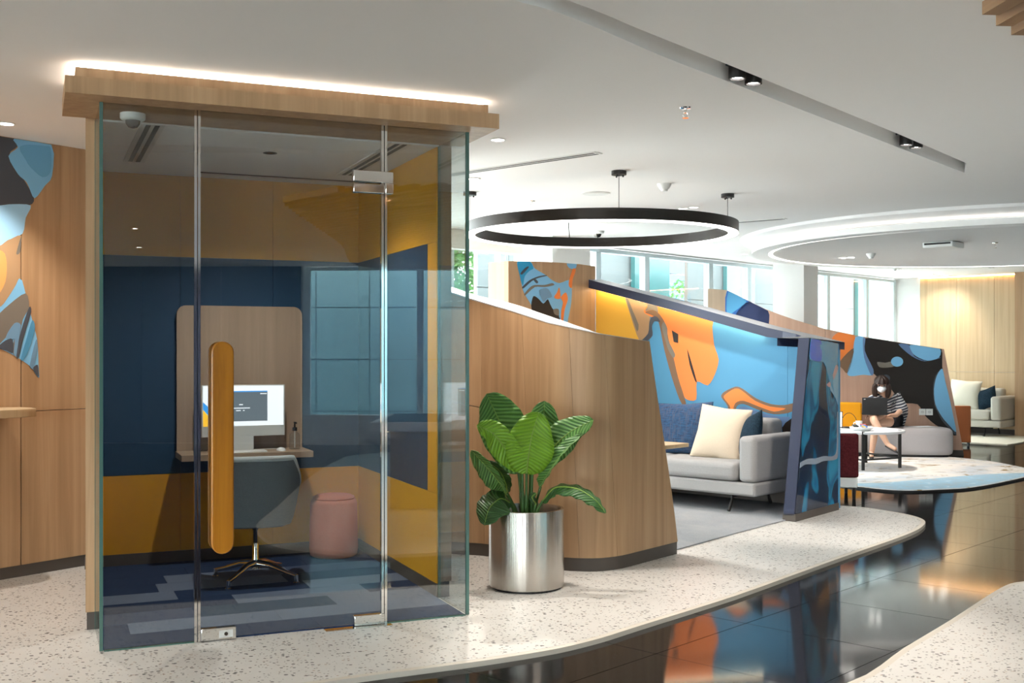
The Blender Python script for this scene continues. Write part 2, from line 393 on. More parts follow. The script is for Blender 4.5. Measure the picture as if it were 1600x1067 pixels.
# ceiling with the curved light slot
near = [(-2.6, 1.1), (-1.55, 2.35), (-.62, 3.38), cl(885, 0), cl(1000, 46), cl(1140, 102), cl(1270, 155), cl(1405, 210), cl(1510, 255)]
far = [cl(1507, 270), cl(1400, 229), cl(1300, 190), cl(1150, 132), cl(1040, 90), cl(900, 30), cl(800, 0), (-.82, 3.58), (-1.78, 2.5), (-2.85, 1.2)]
slot = smooth_poly(near, 4, False) + smooth_poly(far, 4, False)
me = fill2d('ceiling', abq(FAC1 - .3, FAC2 + .3, BNEAR - .3, BFAR + .3), [slot], CEIL)
ceil = link('ceiling', me, 'ceiling_paint', kind='structure')
n = len(slot); s_ = MB()
s_.add([(x, y, CEIL) for x, y in slot] + [(x, y, CEIL + .13) for x, y in slot], [(i, (i + 1) % n, n + (i + 1) % n, n + i) for i in range(n)] + [tuple(range(n, 2 * n))])
s_.build('light_slot', 'ceiling_paint', ceil)
MB().slab(abq(FAC1 - .3, FAC2 + .3, BNEAR - .3, BFAR + .3), CEIL + .16, CEIL + .3).build('roof_slab', 'white_paint', ceil)

# far wall E of pale oak panels
PE = Plane(ab(0, BFAR), AX)
wall_far = MB().prism([(FAC1, LOW - .01), (FAC2, LOW - .01), (FAC2, CEIL), (FAC1, CEIL)], lambda k, z: PE.w(k, z, -.2), lambda k, z: PE.w(k, z, -.022)).build('wall_far', 'white_paint', kind='structure')
k = -8.3
while k < -2.2:
    for z0, z1 in ((.06, 1.03), (1.034, CEIL - .01)):
        MB().prism([(k, z0), (k + .646, z0), (k + .646, z1), (k, z1)], lambda a, z: PE.w(a, z, -.021), lambda a, z: PE.w(a, z, 0)).build('wood_panel', 'oak_pale', wall_far)
    k += .65
MB().prism([(-8.5, LOW), (-2, LOW), (-2, .058), (-8.5, .058)], lambda a, z: PE.w(a, z, -.021), lambda a, z: PE.w(a, z, -.008)).build('baseboard', 'plinth_or_shade', wall_far)
MB().prism([(-8.3, CEIL - .02), (-2, CEIL - .02), (-2, CEIL - .004), (-8.3, CEIL - .004)], lambda a, z: PE.w(a, z, .002), lambda a, z: PE.w(a, z, .03)).build('light_strip', 'led_warm', wall_far)

k_ = PE.sz(1597)[0]
MB().prism([(k_, LOW), (k_ + .5, LOW), (k_ + .5, CEIL - .002), (k_, CEIL - .002)], lambda a, z: PE.w(a, z, .001), lambda a, z: PE.w(a, z, .35)).build('trim_3', 'oak', kind='structure')
# windows to the left-rear (1) and behind the camera (2)
def window(name, A, bs, out, head=CEIL - .02):
    pl = Plane(ab(A, 0), BX); r = root_struct(name, (*ab(A, bs[0]), LOW))
    for b in bs:
        MB().box((0, 0, 0), (.09, .10, head - LOW), Matrix.Translation((*ab(A, b), (head + LOW) / 2)) @ Matrix.Rotation(ang, 4, 'Z')).build('mullion', 'mullion', r, True)
    for b0, b1 in zip(bs, bs[1:]):
        q = abq(A - .006, A + .006, b0 + .05, b1 - .05); MB().slab(q, LOW + .08, head - .05).build('pane', 'window_glass', r, True)
    for z0, z1, nm in ((LOW, LOW + .08, 'sill'), (head - .05, head, 'head_rail')):
        MB().slab(abq(A - .06, A + .06, bs[0], bs[-1]), z0, z1).build(nm, 'mullion', r, True)
    return r
def u2b(u, A):
    t = (u - 800) / F; X0, Y0 = AX * A; return (t * Y0 - X0) / (BX.x - t * BX.y)
wb = [u2b(u, FAC1) for u in (640, 700, 782, 860, 931, 1007, 1107, 1167, 1235, 1291, 1352)] + [BFAR - .03]
window('window_1', FAC1, [4.0, 5.4] + wb, -1)
window('window_2', FAC2, [1.1 + 1.75 * i for i in range(5)], 1)
MB().slab(abq(FAC2 - .3, FAC2 - .08, 1.1, 8.1), LOW - .01, .42).build('trim_2', 'white_paint', kind='structure')
wr = MB().slab(abq(FAC2 + .02, FAC2 + .2, BNEAR, 1.04), LOW - .01, CEIL).build('wall_right', 'white_paint', kind='structure')
wr2 = MB().slab(abq(FAC2 + .02, FAC2 + .2, 8.16, BFAR), LOW - .01, CEIL).build('wall_right.001', 'white_paint', kind='structure')
for w_, b0, b1, mm in ((wr, BNEAR + .1, 1.0, 'navy'), (wr2, 8.2, BFAR - .1, 'oak')):
    n_ = round((b1 - b0) / 1.2)
    for i in range(n_): MB().slab(abq(FAC2, FAC2 + .019, b0 + (b1 - b0) * i / n_ + .003, b0 + (b1 - b0) * (i + 1) / n_ - .003), LOW, CEIL - .005).build('wall_panel', mm, w_)
# unseen glazing and pale ground, added to bring in daylight from behind
w3 = root_struct('window_added', (*ab(2, BNEAR), LOW)); aa = [FAC1 + i * (FAC2 - FAC1) / 13 for i in range(14)]
for a in aa: MB().slab(abq(a - .05, a + .05, BNEAR - .05, BNEAR + .05), LOW, CEIL - .02).build('mullion', 'mullion', w3, True)
for a0, a1 in zip(aa, aa[1:]): MB().slab(abq(a0 + .05, a1 - .05, BNEAR - .006, BNEAR + .006), LOW + .08, CEIL - .07).build('pane', 'window_glass', w3, True)
for z0, z1, nm in ((LOW, LOW + .08, 'sill'), (CEIL - .07, CEIL - .02, 'head_rail')): MB().slab(abq(FAC1, FAC2, BNEAR - .06, BNEAR + .06), z0, z1).build(nm, 'mullion', w3, True)
MB().slab(abq(FAC1 - 12, 30, BNEAR - 20, BNEAR - .3), -.75, -.15).build('ground_outside.002', 'sand_gravel', kind='structure')
MB().slab(abq(FAC1 - .2, FAC1, BNEAR, 4.0), LOW - .01, CEIL).build('wall_left', 'white_paint', kind='structure')
q = abq(FAC1 + .06, FAC1 + .2, u2b(640, FAC1), u2b(797, FAC1))
MB().slab(q, 2.50, CEIL - .002).build('trim_1', 'ceiling_paint', kind='structure')
# columns
def column(name, X, Y, wa, wb_):
    p = Vector((X, Y)); q = [p, p - AX * wa, p - AX * wa + BX * wb_, p + BX * wb_]
    MB().slab([tuple(x) for x in q], LOW - .01, CEIL).build(name, 'white_paint', kind='structure')
column('wall_column', .46, 12.7, .60, .68)
column('wall_column.001', 4.215, 16.1, .5, .42)

# outside: stone building beyond window 1
OUT1 = -10.9
bld = thing('neighbouring_building', 'pale stone clad building with teal glass bays outside the rear windows', 'building', (*ab(OUT1, 12), -.6))
def outblk(u0, u1, kind, dA=0.0):
    A = OUT1 + dA; b0, b1 = u2b(u0, A), u2b(u1, A)
    if kind == 'stone':
        z = -.6; k = 0; wdt = b1 - b0; nn = max(1, round(wdt / 1.15))
        for i in range(nn):
            for z0, z1 in ((-.6, .42), (.43, 1.30), (1.31, 2.28), (2.29, 3.25), (3.26, 4.3)):
                MB().slab(abq(A - .06, A, b0 + wdt * i / nn + .006, b0 + wdt * (i + 1) / nn - .006), z0, z1).build('stone_slab', 'stone', bld, True)
        MB().slab(abq(A - .08, A - .02, b0 + .004, b1 - .004), -.6, 4.3).build('slab_joint', 'plinth_or_shade', bld, True)
    else:
        MB().slab(abq(A - .08, A, b0, b1), -.6, 4.3).build({'teal_glass': 'glass_bay', 'blue_glass': 'blue_tower'}[kind], kind, bld, True)
for u0, u1, kd, dA in ((746, 795, 'stone', 0), (795, 880, 'stone', 0), (925, 992, 'stone', 0), (992, 1001, 'teal_glass', .12), (1013, 1046, 'teal_glass', .1), (1075, 1102, 'stone', 0),
                       (1110, 1136, 'stone', .05), (1136, 1161, 'teal_glass', .15), (1171, 1180, 'teal_glass', .2), (1180, 1212, 'stone', 0), (1276, 1288, 'teal_glass', .12),
                       (1294, 1341, 'stone', .05), (1341, 1349, 'teal_glass', .15), (1356, 1366, 'teal_glass', .15), (1366, 1400, 'stone', 0)):
    outblk(u0, u1, kd, dA)
bt = thing('blue_glass_tower', 'blue glazed tower seen above the white courtyard outside', 'building', (*ab(-17, u2b(1060, -17)), -.6))
MB().slab(abq(-17.6, -17, u2b(1036, -17), u2b(1084, -17)), -.6, 2.44).build('podium', 'cap_white', bt, True)
for i in range(9):
    MB().slab(abq(-17.6, -17, u2b(1040, -17), u2b(1080, -17)), 2.45 + i * .5, 2.45 + i * .5 + .47).build('glass_band', 'blue_glass', bt, True)
MB().slab(abq(-19.5, -9.0, 2, 22), -.75, -.6).build('ground_outside', 'sand_gravel', kind='structure')
def shrub(name, label, x, y, h, r, n, seed, z0=-.6, m='leaf_far', s=.06):
    random.seed(seed); t = thing(name, label, 'shrub', (x, y, z0)); fo = MB(); st = MB()
    for i in range(7):
        a = random.random() * 6.28; q = (x + math.cos(a) * r * .5, y + math.sin(a) * r * .5, z0 + h * random.uniform(.6, .95)); st.tube([(x, y, z0), ((x + q[0]) / 2, (y + q[1]) / 2, z0 + h * .5), q], [.02, .014, .006], 5)
    for i in range(n):
        a = random.random() * 6.28; hh = random.random(); rr = r * math.sqrt(random.random()) * math.sin(.35 + 2.3 * hh)
        c = Vector((x + rr * math.cos(a), y + rr * math.sin(a), z0 + h * (.15 + .85 * hh)))
        d = Vector((random.gauss(0, 1), random.gauss(0, 1), random.gauss(0, .8))).normalized(); e = d.cross(Vector((random.random(), random.random(), 1))).normalized()
        fo.add([c - d * s, c + e * s * .4, c + d * s, c - e * s * .4], [(0, 1, 2, 3)])
    st.build('stem', 'leaf_stem', t, True); fo.build('foliage', m, t, True)
x, y = ab(-12.2, u2b(1063, -12.2)); shrub('courtyard_shrub', 'small leafy shrub outside between the teal glass bays', x, y, 3.35, .5, 900, 3)
x, y = ab(-13.4, u2b(716, -13.4)); shrub('courtyard_tree', 'bushy green tree outside at the left end of the rear windows', x, y, 4.8, 1.2, 6000, 5, s=.10)
# outside window 2 (behind the camera, seen mirrored in the booth glass)
fb = thing('stone_facade', 'grey stone facade facing the windows behind the photographer, mirrored in the booth glass', 'building', (*ab(9.2, 0), -.6))
sm = MB().bx(-.15, 0, .007, .923, .007, .893).mesh('stone_slab')
for i in range(22):
    for j in range(6):
        o = link('stone_slab', sm, 'stone_teal', fb); o.parent = fb; o.rotation_euler = (0, 0, ang + math.pi)
        d = BX * (12 - i * .93); o.location = (d.x, d.y, .05 + j * .9)
MB().slab(abq(9.22, 9.4, -12.2, 12.1), -.6, 5.7).build('slab_joint', 'plinth_or_shade', fb, True)
MB().slab(abq(7.4, 12, BNEAR - .2, BFAR), -.75, -.2).build('ground_outside.001', 'sand_gravel', kind='structure')

# left wall F with mural, shelf
PF = Plane((-3.12, 6.79), (.6, .8))
wl = root_struct('wall_mural', (-3.12, 6.79, 0))
kend = .74
for k0, k1 in ((-6.2, -3.7), (-3.69, -1.2), (-1.19, .136), (.14, kend)):
    for z0, z1 in ((.075, 1.022), (1.026, CEIL - .001)):
        MB().prism([(k0, z0), (k1 - .003, z0), (k1 - .003, z1), (k0, z1)], lambda a, z: PF.w(a, z, -.05), lambda a, z: PF.w(a, z, 0)).build('wood_panel', 'oak', wl, True)
MB().prism([(-6.2, 0), (kend, 0), (kend, CEIL - .001), (-6.2, CEIL - .001)], lambda a, z: PF.w(a, z, -.16), lambda a, z: PF.w(a, z, -.051)).build('wall_core', 'white_paint', wl, True)
MB().prism([(-6.2, 0), (kend, 0), (kend, .073), (-6.2, .073)], lambda a, z: PF.w(a, z, -.05), lambda a, z: PF.w(a, z, -.015)).build('baseboard', 'plinth_or_shade', wl, True)
topF = lambda a, z: (a, min(z, CEIL - .004))
for pts, mm, off in (
    ([(-60, 190), (22, 212), (28, 228), (14, 243), (40, 285), (53, 310), (45, 321), (0, 325), (-60, 328)], 'm_slate', .001),
    ([(22, 216), (80, 226), (81, 275), (70, 290), (54, 310), (45, 292), (40, 283), (28, 272), (13, 244), (28, 230)], 'm_sky', .002),
    ([(30, 231), (42, 226), (70, 228), (79, 232), (79, 268), (66, 277), (48, 262), (40, 250)], 'm_mid', .003),
    ([(-60, 330), (0, 321), (20, 319), (48, 321), (40, 340), (35, 365), (12, 375), (-5, 386), (-60, 400)], 'm_pale', .002),
    ([(-60, 398), (-5, 386), (12, 376), (33, 368), (30, 400), (30, 433), (10, 468), (-5, 482), (-60, 500)], 'm_tan', .0025),
    ([(-30, 393), (3, 392), (10, 410), (8, 440), (-5, 462), (-30, 470)], 'm_peach', .0035),
    ([(25, 396), (33, 369), (31, 394)], 'm_taupe', .0035),
    ([(30, 435), (40, 460), (50, 500), (58, 532), (60, 570), (61, 590), (55, 583), (48, 573), (25, 557), (0, 545), (-40, 535), (-40, 500), (0, 480)], 'm_sky', .002),
    ([(40, 458), (45, 480), (35, 500), (30, 530), (26, 555), (19, 550), (22, 522), (8, 528), (-8, 542), (-8, 500), (15, 475)], 'm_taupe', .003),
    ([(-4, 543), (8, 532), (19, 530), (20, 551), (10, 548)], 'm_slate', .004),
    ([(8, 528), (22, 505), (32, 508), (28, 535), (25, 556), (21, 552), (22, 530)], 'm_steel', .0045),
    ([(45, 480), (48, 488), (37, 525), (29, 558), (25, 556), (32, 518)], 'm_slate', .005),
    ([(50, 500), (54, 514), (44, 548), (36, 562), (32, 560), (42, 525)], 'm_blue', .005),
    ([(56, 530), (58, 545), (52, 575), (46, 570)], 'm_steel', .005),
    ([(58, 570), (60, 588), (56, 584), (51, 575)], 'm_slate', .006)):
    decal(wl, PF, pts, mm, off, lim=topF)
sh = thing('wall_shelf', 'pale wooden wall shelf with a rounded end below the left mural', 'shelf', tuple(PF.w(.1, 1.0)))
q = [(-2.5, 0.001), (.02, 0.001), (.10, .06), (.115, .16), (.08, .27), (.0, .30), (-2.5, .30)]
MB().prism(q, lambda a, o: PF.w(a, 1.005, o), lambda a, o: PF.w(a, 1.055, o)).build('shelf_board', 'oak_pale', sh, True, bevel=.004)
for k0 in (-.30, -1.5):
    MB().prism([(0.001, 1.004), (.24, 1.004), (.22, .975), (.02, .93), (0.001, .93)], lambda o, z: PF.w(k0, z, o), lambda o, z: PF.w(k0 + .03, z, o)).build('bracket', 'black_metal', sh, True)
# ================================================================ GLASS BOOTH
BO = (-1.912, 5.188); BR = math.atan2(.717, 1.675); W = 1.822; DP = 2.13; GT = 2.556; RET = .45
bt_ = thing('glass_booth', 'glass fronted meeting booth with oak canopy and blue and yellow walls', 'booth', (*BO, 0), BR)
def bp(mb, name, m, parent=None, **kw): return mb.build(name, m, parent or bt_, **kw)
X1, X2 = .436, 1.365; DH = 2.256; g = .006
bp(MB().bx(.012, X1 - .014, -g, g, .006, GT), 'glass_panel', 'booth_glass', label='left fixed glass panel')
bp(MB().bx(X2 + .012, W - .012, -g, g, .006, GT), 'glass_panel', 'booth_glass', label='right fixed glass panel')
bp(MB().bx(X1 + .012, X2 - .014, -g, g, DH + .006, GT), 'glass_panel', 'booth_glass', label='transom glass above the door')
for x in (0, W):
    bp(MB().bx(x - g, x + g, .008, RET, .006, GT), 'glass_panel', 'booth_glass')
    bp(MB().bx(x - .008, x + .008, -.0075, .0075, .004, GT), 'glass_edge', 'glass_edge')
bp(MB().bx(W - .007, W + .007, RET - .01, RET, .004, GT), 'glass_edge', 'glass_edge')
bp(MB().bx(-.007, .007, RET - .01, RET, .004, GT), 'glass_edge', 'glass_edge')
bp(MB().bx(.012, X1 - .014, -.008, .008, 0, .006), 'glass_edge', 'glass_edge'); bp(MB().bx(X2 + .012, W - .012, -.008, .008, 0, .006), 'glass_edge', 'glass_edge')
bp(MB().bx(X1 + .012, X2 - .014, -.003, .003, DH, DH + .004), 'glass_edge', 'dark_chrome')
for x, s in ((X1, -1), (X2, 1)):
    bp(MB().bx(x - .017, x - .004, -.012, .012, .0, GT), 'chrome_strip', 'chrome')
    bp(MB().bx(x + .0, x + .013, -.012, .012, DH + .004 if s < 0 else .0, GT) if s > 0 else MB().bx(x, x + .012, -.012, .012, .0, GT), 'chrome_strip', 'chrome')
    bp(MB().bx(x - .003, x - .001, -.004, .004, .0, GT), 'seal_strip', 'black_plastic')
door = bp(MB().bx(X1 + .014, X2 - .004, -g, g, .012, DH - .004), 'glass_door', 'booth_glass')
# wooden pull handle, rounded at both ends
hx, hw, z0, z1 = .545, .053, .425, 1.445
q = [(hx + hw * math.cos(a), z1 - hw + hw * math.sin(a)) for a in [math.pi * i / 12 for i in range(13)]] + [(hx + hw * math.cos(a), z0 + hw + hw * math.sin(a)) for a in [math.pi + math.pi * i / 12 for i in range(13)]]
for s in (-1, 1):
    bp(MB().prism(q, lambda x, z: (x, s * .035, z), lambda x, z: (x, s * .062, z)), 'pull_handle', 'teak_orange', door, bevel=.006, label='rounded orange wood pull handle')
for z in (.62, 1.25): bp(MB().lathe([(.009, -.036), (.009, .036)], n=10, M=Matrix.Translation((hx, 0, z)) @ Matrix.Rotation(R_(90), 4, 'X')), 'handle_bolt', 'chrome', door)
def patch(x0, x1, z0, z1, nm='patch_fitting'): return bp(MB().bx(x0, x1, -.018, .018, z0, z1), nm, 'chrome', door, bevel=.003)
patch(1.2, X2 - .002, 2.205, DH - .006); bp(MB().bx(1.2, 1.41, -.0175, .0175, DH + .004, 2.318), 'patch_fitting', 'chrome', bevel=.003); bp(MB().bx(X2 + .004, 1.41, -.018, .018, 2.205, DH + .004), 'patch_fitting', 'chrome', bevel=.003)
patch(1.205, X2 - .002, .004, .055); patch(.45, .615, .004, .062)
bp(MB().bx(1.05, X2 + .03, -.06, .05, -.0005, .003), 'floor_spring', 'chrome')
bp(MB().bx(.535, .60, -.0195, -.0185, .014, .05), 'lock_plate', 'aluminium', door); bp(MB().lathe([(.009, -.002), (.009, .002)], n=12, M=Matrix.Translation((.567, -.0205, .032)) @ Matrix.Rotation(R_(90), 4, 'X')), 'keyhole', 'dark_chrome', door)
# canopy
bp(MB().bx(-.16, 1.94, -.157, .40, GT, 2.633), 'canopy', 'oak')
bp(MB().bx(-.115, 1.895, -.115, .40, 2.633, 2.684), 'canopy_upstand', 'oak')
bp(MB().bx(-.10, 1.88, -.085, -.06, 2.6841, 2.702), 'light_strip', 'led')
bp(MB().bx(-.10, -.075, -.055, .38, 2.6841, 2.702), 'light_strip', 'led'); bp(MB().bx(1.855, 1.88, -.055, .38, 2.6841, 2.702), 'light_strip', 'led')
# walls
bp(MB().slab([(-.05, RET), (0, RET), (.10, DP), (.10, DP + .07), (.075, DP + .07)], .09, CEIL - .003), 'side_wall', 'oak'); bp(MB().slab([(-.044, RET + .008), (-.004, RET + .008), (.095, DP), (.08, DP + .06)], 0, .089), 'plinth_or_shade', 'plinth_or_shade')
bp(MB().bx(W + .001, W + .075, RET, DP + .07, .09, CEIL - .003), 'side_wall', 'oak_grey'); bp(MB().bx(W + .009, W + .066, RET + .01, DP + .06, 0, .089), 'plinth_or_shade', 'plinth_or_shade')
bp(MB().bx(.101, W, DP, DP + .07, .0, CEIL - .003), 'rear_wall', 'oak_grey')
bp(MB().slab([(.001, RET), (W, RET), (W, DP), (.1, DP)], GT, GT + .03), 'booth_ceiling', 'ceiling_paint')
# inner lining: yellow with a blue band
zb0, zb1 = .59, 2.02
for z0, z1, mm, nm in ((.08, zb0, 'yellow_panel', 'yellow_panel'), (zb0, zb1, 'blue_panel', 'blue_panel'), (zb1, GT, 'yellow_panel', 'yellow_panel')):
    for x0, x1 in ((.112, .60), (.602, 1.21), (1.212, W - .006)):
        bp(MB().bx(x0, x1, DP - .012, DP - .0005, z0 + .001, z1 - .001), nm, mm)
    ye = RET + .165
    if mm == 'blue_panel':
        bp(MB().bx(W - .011, W + .0005, RET + .004, ye, z0 + .001, z1 - .001), 'yellow_panel', 'yellow_panel')
        bp(MB().bx(W - .012, W, ye + .001, 1.38, z0 + .001, z1 - .001), nm, mm); bp(MB().bx(W - .012, W, 1.382, DP - .013, z0 + .001, z1 - .001), nm, mm)
    else: bp(MB().bx(W - .012, W + .0005, RET + .004, DP - .013, z0 + .001, z1 - .001), nm, mm)
    bp(MB().slab([(.0, RET + .004), (.012, RET + .004), (.111, DP - .013), (.099, DP - .013)], z0 + .001, z1 - .001), nm, mm)
bp(MB().bx(.01, W - .01, DP - .016, DP - .001, 0, .079), 'skirting', 'plinth_or_shade'); bp(MB().bx(W - .016, W, RET, DP - .016, 0, .079), 'skirting', 'plinth_or_shade')
# carpet planks
cp = bp(MB().slab([(.008, .012), (W - .008, .012), (W - .008, DP - .016), (.099, DP - .016), (.004, RET)], 0, .002), 'carpet_backing', 'carpet_dark')
rows = [('carpet_dark', .0, .9), ('carpet_light', .0, .0), ('carpet_mid', .0, .35), ('carpet_dark', .0, .6), ('carpet_light', 0, .55), ('carpet_dark', 0, .2), ('carpet_light', 0, .0), ('carpet_dark', 0, .5), ('carpet_mid', 0, .3)]
pal = {0: ['carpet_dark', 'carpet_dark'], 1: ['carpet_light', 'carpet_light', 'carpet_light'], 2: ['carpet_mid', 'carpet_teal', 'carpet_light', 'carpet_teal'], 3: ['carpet_dark', 'carpet_light', 'carpet_dark', 'carpet_light'],
       4: ['carpet_light', 'carpet_dark', 'carpet_light', 'carpet_dark'], 5: ['carpet_dark', 'carpet_light', 'carpet_dark', 'carpet_dark'], 6: ['carpet_dark', 'carpet_light', 'carpet_mid'], 7: ['carpet_dark', 'carpet_dark'], 8: ['carpet_dark', 'carpet_dark']}
offs = [.3, .9, .5, .75, .46, .38, .45, .6, .2]
for r in range(9):
    y0 = .014 + r * .236; y1 = min(y0 + .234, DP - .018); x = offs[r] - .75; i = 0
    while x < W - .01:
        edge = lambda y: .009 if y < RET else .009 + .095 * (y - RET) / (DP - RET)
        x0, x1 = max(edge(y0), x), min(W - .017, x + .746)
        if x1 > x0 + .02: bp(MB().slab([(x0, y0), (x1, y0), (x1, y1), (max(x0, edge(y1)), y1)], .0021, .008), 'carpet_plank', pal[r][i % len(pal[r])], cp)
        x += .748; i += 1
# ceiling items of the booth
for x, nm in ((.27, 'left'), (1.59, 'right')):
    d = bp(MB().bx(x - .06, x + .06, .40, 1.62, GT - .008, GT - .0005), 'air_diffuser', 'aluminium')
    for k in (-.022, .022): bp(MB().bx(x + k - .012, x + k + .012, .42, 1.60, GT - .010, GT - .008), 'diffuser_slot', 'black_plastic', d)
def dome(parent, x, y, z, r=.055, world=False):
    b = MB().lathe([(0, 0), (r, 0), (r, -.022), (r * .9, -.03), (r * .62, -.034)], (x, y, z), 24).build('dome_base', 'white_plastic', parent, world, smooth=40)
    MB().lathe([(r * .6, -.034), (r * .55, -.05), (r * .35, -.066), (0, -.072)], (x, y, z), 20).build('lens_dome', 'dark_chrome', b, False, smooth=60)
dc = thing('dome_camera', 'white dome camera on the booth ceiling by the left glass', 'camera', (*(Matrix.Rotation(BR, 4, 'Z') @ Vector((.156, .21, 0)) + Vector((*BO, 0))).xy, GT))
dome(dc, 0, 0, 0, .06)
def bw(x, y, z=0): q = Matrix.Rotation(BR, 4, 'Z') @ Vector((x, y, z)); return (q.x + BO[0], q.y + BO[1], z)
dl = thing('booth_downlight', 'small black baffled downlight in the booth ceiling over the chair', 'downlight', bw(.98, 1.02, GT))
MB().lathe([(.030, -.0005), (.040, -.001), (.040, -.004), (.028, -.004), (.028, -.0005)], n=20, cap=False).build('trim_ring', 'black_plastic', dl); MB().lathe([(0, -.0012), (.027, -.0012), (.027, -.0006), (0, -.0006)], n=20).build('baffle', 'dark_chrome', dl)
spot(dl, bw(.98, 1.02, GT - .02), 60, size=140, blend=.7)

# desk unit
X0d, X1d = .575, 1.405
dk = thing('wall_desk', 'wall mounted wooden desk with tall rounded back panel inside the booth', 'desk', bw(.99, DP - .013), BR)
def rr2(x0, x1, z0, z1, r, n=6):
    o = [(x0, z0), (x1, z0)]
    o += [(x1 - r + r * math.cos(a), z1 - r + r * math.sin(a)) for a in [math.pi / 2 * i / n for i in range(n + 1)]]
    o += [(x0 + r - r * math.sin(a), z1 - r + r * math.cos(a)) for a in [math.pi / 2 * i / n for i in range(n + 1)]]; return o
MB().prism(rr2(-.415, .415, .70, 1.70, .06), lambda x, z: (x, -.001, z), lambda x, z: (x, -.03, z)).build('back_panel', 'oak_grey', dk)
MB().bx(-.425, .415, -.37, -.031, .70, .74).build('desk_top', 'oak_grey', dk, bevel=.002)
im = thing('desktop_computer', 'white all in one computer showing a grey sign in window on the booth desk', 'computer', bw(.985, 1.95, .74), BR)
mo = MB().bx(-.272, .272, -.006, .006, .095, .435).build('monitor', 'aluminium', im, bevel=.004)
MB().bx(-.262, .262, -.0072, -.006, .165, .428).build('screen', 'screen_white', mo)
MB().bx(-.19, .155, -.0082, -.0073, .195, .395).build('sign_in_window', 'screen_dark', mo); MB().bx(-.19, .155, -.0086, -.0083, .388, .395).build('title_bar', 'screen_blue', mo)
for x0, x1, z in ((-.03, -.006, .302), (-.075, .04, .279), (-.05, -.02, .263), (-.005, .005, .263), (.108, .15, .373)): MB().bx(x0, x1, -.0088, -.0083, z, z + .006).build('text_line', 'screen_white', mo)
MB().prism([(-.262, .165), (-.215, .165), (-.225, .23), (-.262, .275)], lambda x, z: (x, -.0074, z), lambda x, z: (x, -.008, z)).build('wallpaper_shape', 'screen_yellow', mo)
MB().prism([(-.262, .277), (-.224, .232), (-.215, .28), (-.262, .325)], lambda x, z: (x, -.0074, z), lambda x, z: (x, -.008, z)).build('wallpaper_shape', 'screen_blue', mo)
MB().prism([(-.008, .0), (.09, .0), (.09, .004), (.012, .006), (.006, .2), (-.002, .2)], lambda y, z: (-.065, y, z), lambda y, z: (.065, y, z)).build('stand', 'aluminium', im)
kb = thing('keyboard', 'slim white keyboard in front of the computer', 'keyboard', bw(.97, 1.83, .74), BR)
MB().bx(-.14, .14, -.055, .055, 0.0005, .008).build('keyboard_base', 'aluminium', kb, bevel=.003)
km = MB().bx(-.008, .008, -.008, .008, 0, .0025).mesh('key')
for r in range(5):
    for c in range(14):
        o = link('key', km, 'white_plastic', kb); o.location = (-.128 + c * .0197, -.042 + r * .021, .008)
ms = thing('mouse', 'white computer mouse with a cable beside the keyboard', 'mouse', bw(1.215, 1.86, .74), BR)
MB().grid(lambda u, v: (.03 * math.cos(u * 6.283) * math.sin(v * 1.5708), .055 * math.sin(u * 6.283) * math.sin(v * 1.5708), .0005 + .022 * math.cos(v * 1.5708)), 20, 6, True).build('mouse_body', 'white_plastic', ms, smooth=180)
MB().tube([(0, .053, .008), (-.03, .09, .006), (-.09, .11, .004), (-.16, .10, .004)], .0018, 5).build('mouse_cable', 'white_plastic', ms)
bo = thing('pump_bottle', 'clear pump bottle with a dark dispenser at the right end of the desk', 'bottle', bw(1.32, 1.93, .74), BR)
MB().lathe([(0, 0.001), (.032, .001), (.036, .006), (.036, .09), (.03, .105), (.014, .115), (.012, .125)], n=20, cap=False).build('bottle_body', 'clear_glass', bo, smooth=50)
pu = MB().lathe([(0, .124), (.016, .124), (.016, .145), (.006, .148), (.005, .175), (0, .175)], n=14).build('pump', 'black_plastic', bo, smooth=40)
MB().box((0, -.018, .178), (.012, .05, .01)).build('nozzle', 'black_plastic', pu)
MB().tube([(0, 0, .124), (0, 0, .01)], .003, 6).build('dip_tube', 'white_plastic', bo)

# swivel chair (back towards the glass, facing the desk)
ch = thing('swivel_chair', 'grey upholstered swivel tub chair with pale rim and polished star base', 'chair', bw(.945, 1.30, .008), BR + R_(-4))
def top_z(ph): a = abs(ph); return .755 if a < .75 else .755 - .17 * min(1, (a - .75) / .75) ** .8 * 1.0 if a < 1.5 else .585
def shell(u, v, ins=0):
    ph = (u - .5) * 2 * 2.0; z = .355 + (top_z(ph) - .355) * v; rx = .205 + .055 * v ** .7 - ins; ry = .20 + .045 * v ** .7 - ins
    e = .55; sx, cy = math.sin(ph), math.cos(ph); sx = math.copysign(abs(sx) ** e, sx); cy = math.copysign(abs(cy) ** e, cy)
    return (rx * sx, -ry * cy + (.04 if abs(ph) > 1.6 else 0), z)
so = MB(); so.grid(lambda u, v: shell(u, v), 41, 8); so.grid(lambda u, v: shell(u, v, .028), 41, 8)
n8 = 8; off = 41 * 8
for i in range(40): so.f.append((i * n8 + 7, (i + 1) * n8 + 7, off + (i + 1) * n8 + 7, off + i * n8 + 7)); so.f.append((i * n8, (i + 1) * n8, off + (i + 1) * n8, off + i * n8))
for i in (0, 40): so.f += [(i * n8 + j, i * n8 + j + 1, off + i * n8 + j + 1, off + i * n8 + j) for j in range(7)]
so.build('shell', 'chair_grey', ch, smooth=60)
MB().tube([Vector(shell(i / 40, 1, .014)) for i in range(41)], .019, 10).build('rim', 'chair_rim_lit', ch, smooth=60)
MB().slab([(shell(i / 20, .1, .03)[0], shell(i / 20, .1, .03)[1]) for i in range(21)] + [(.16, .24), (-.16, .24)], .34, .43).build('seat', 'chair_grey', ch, bevel=.02)
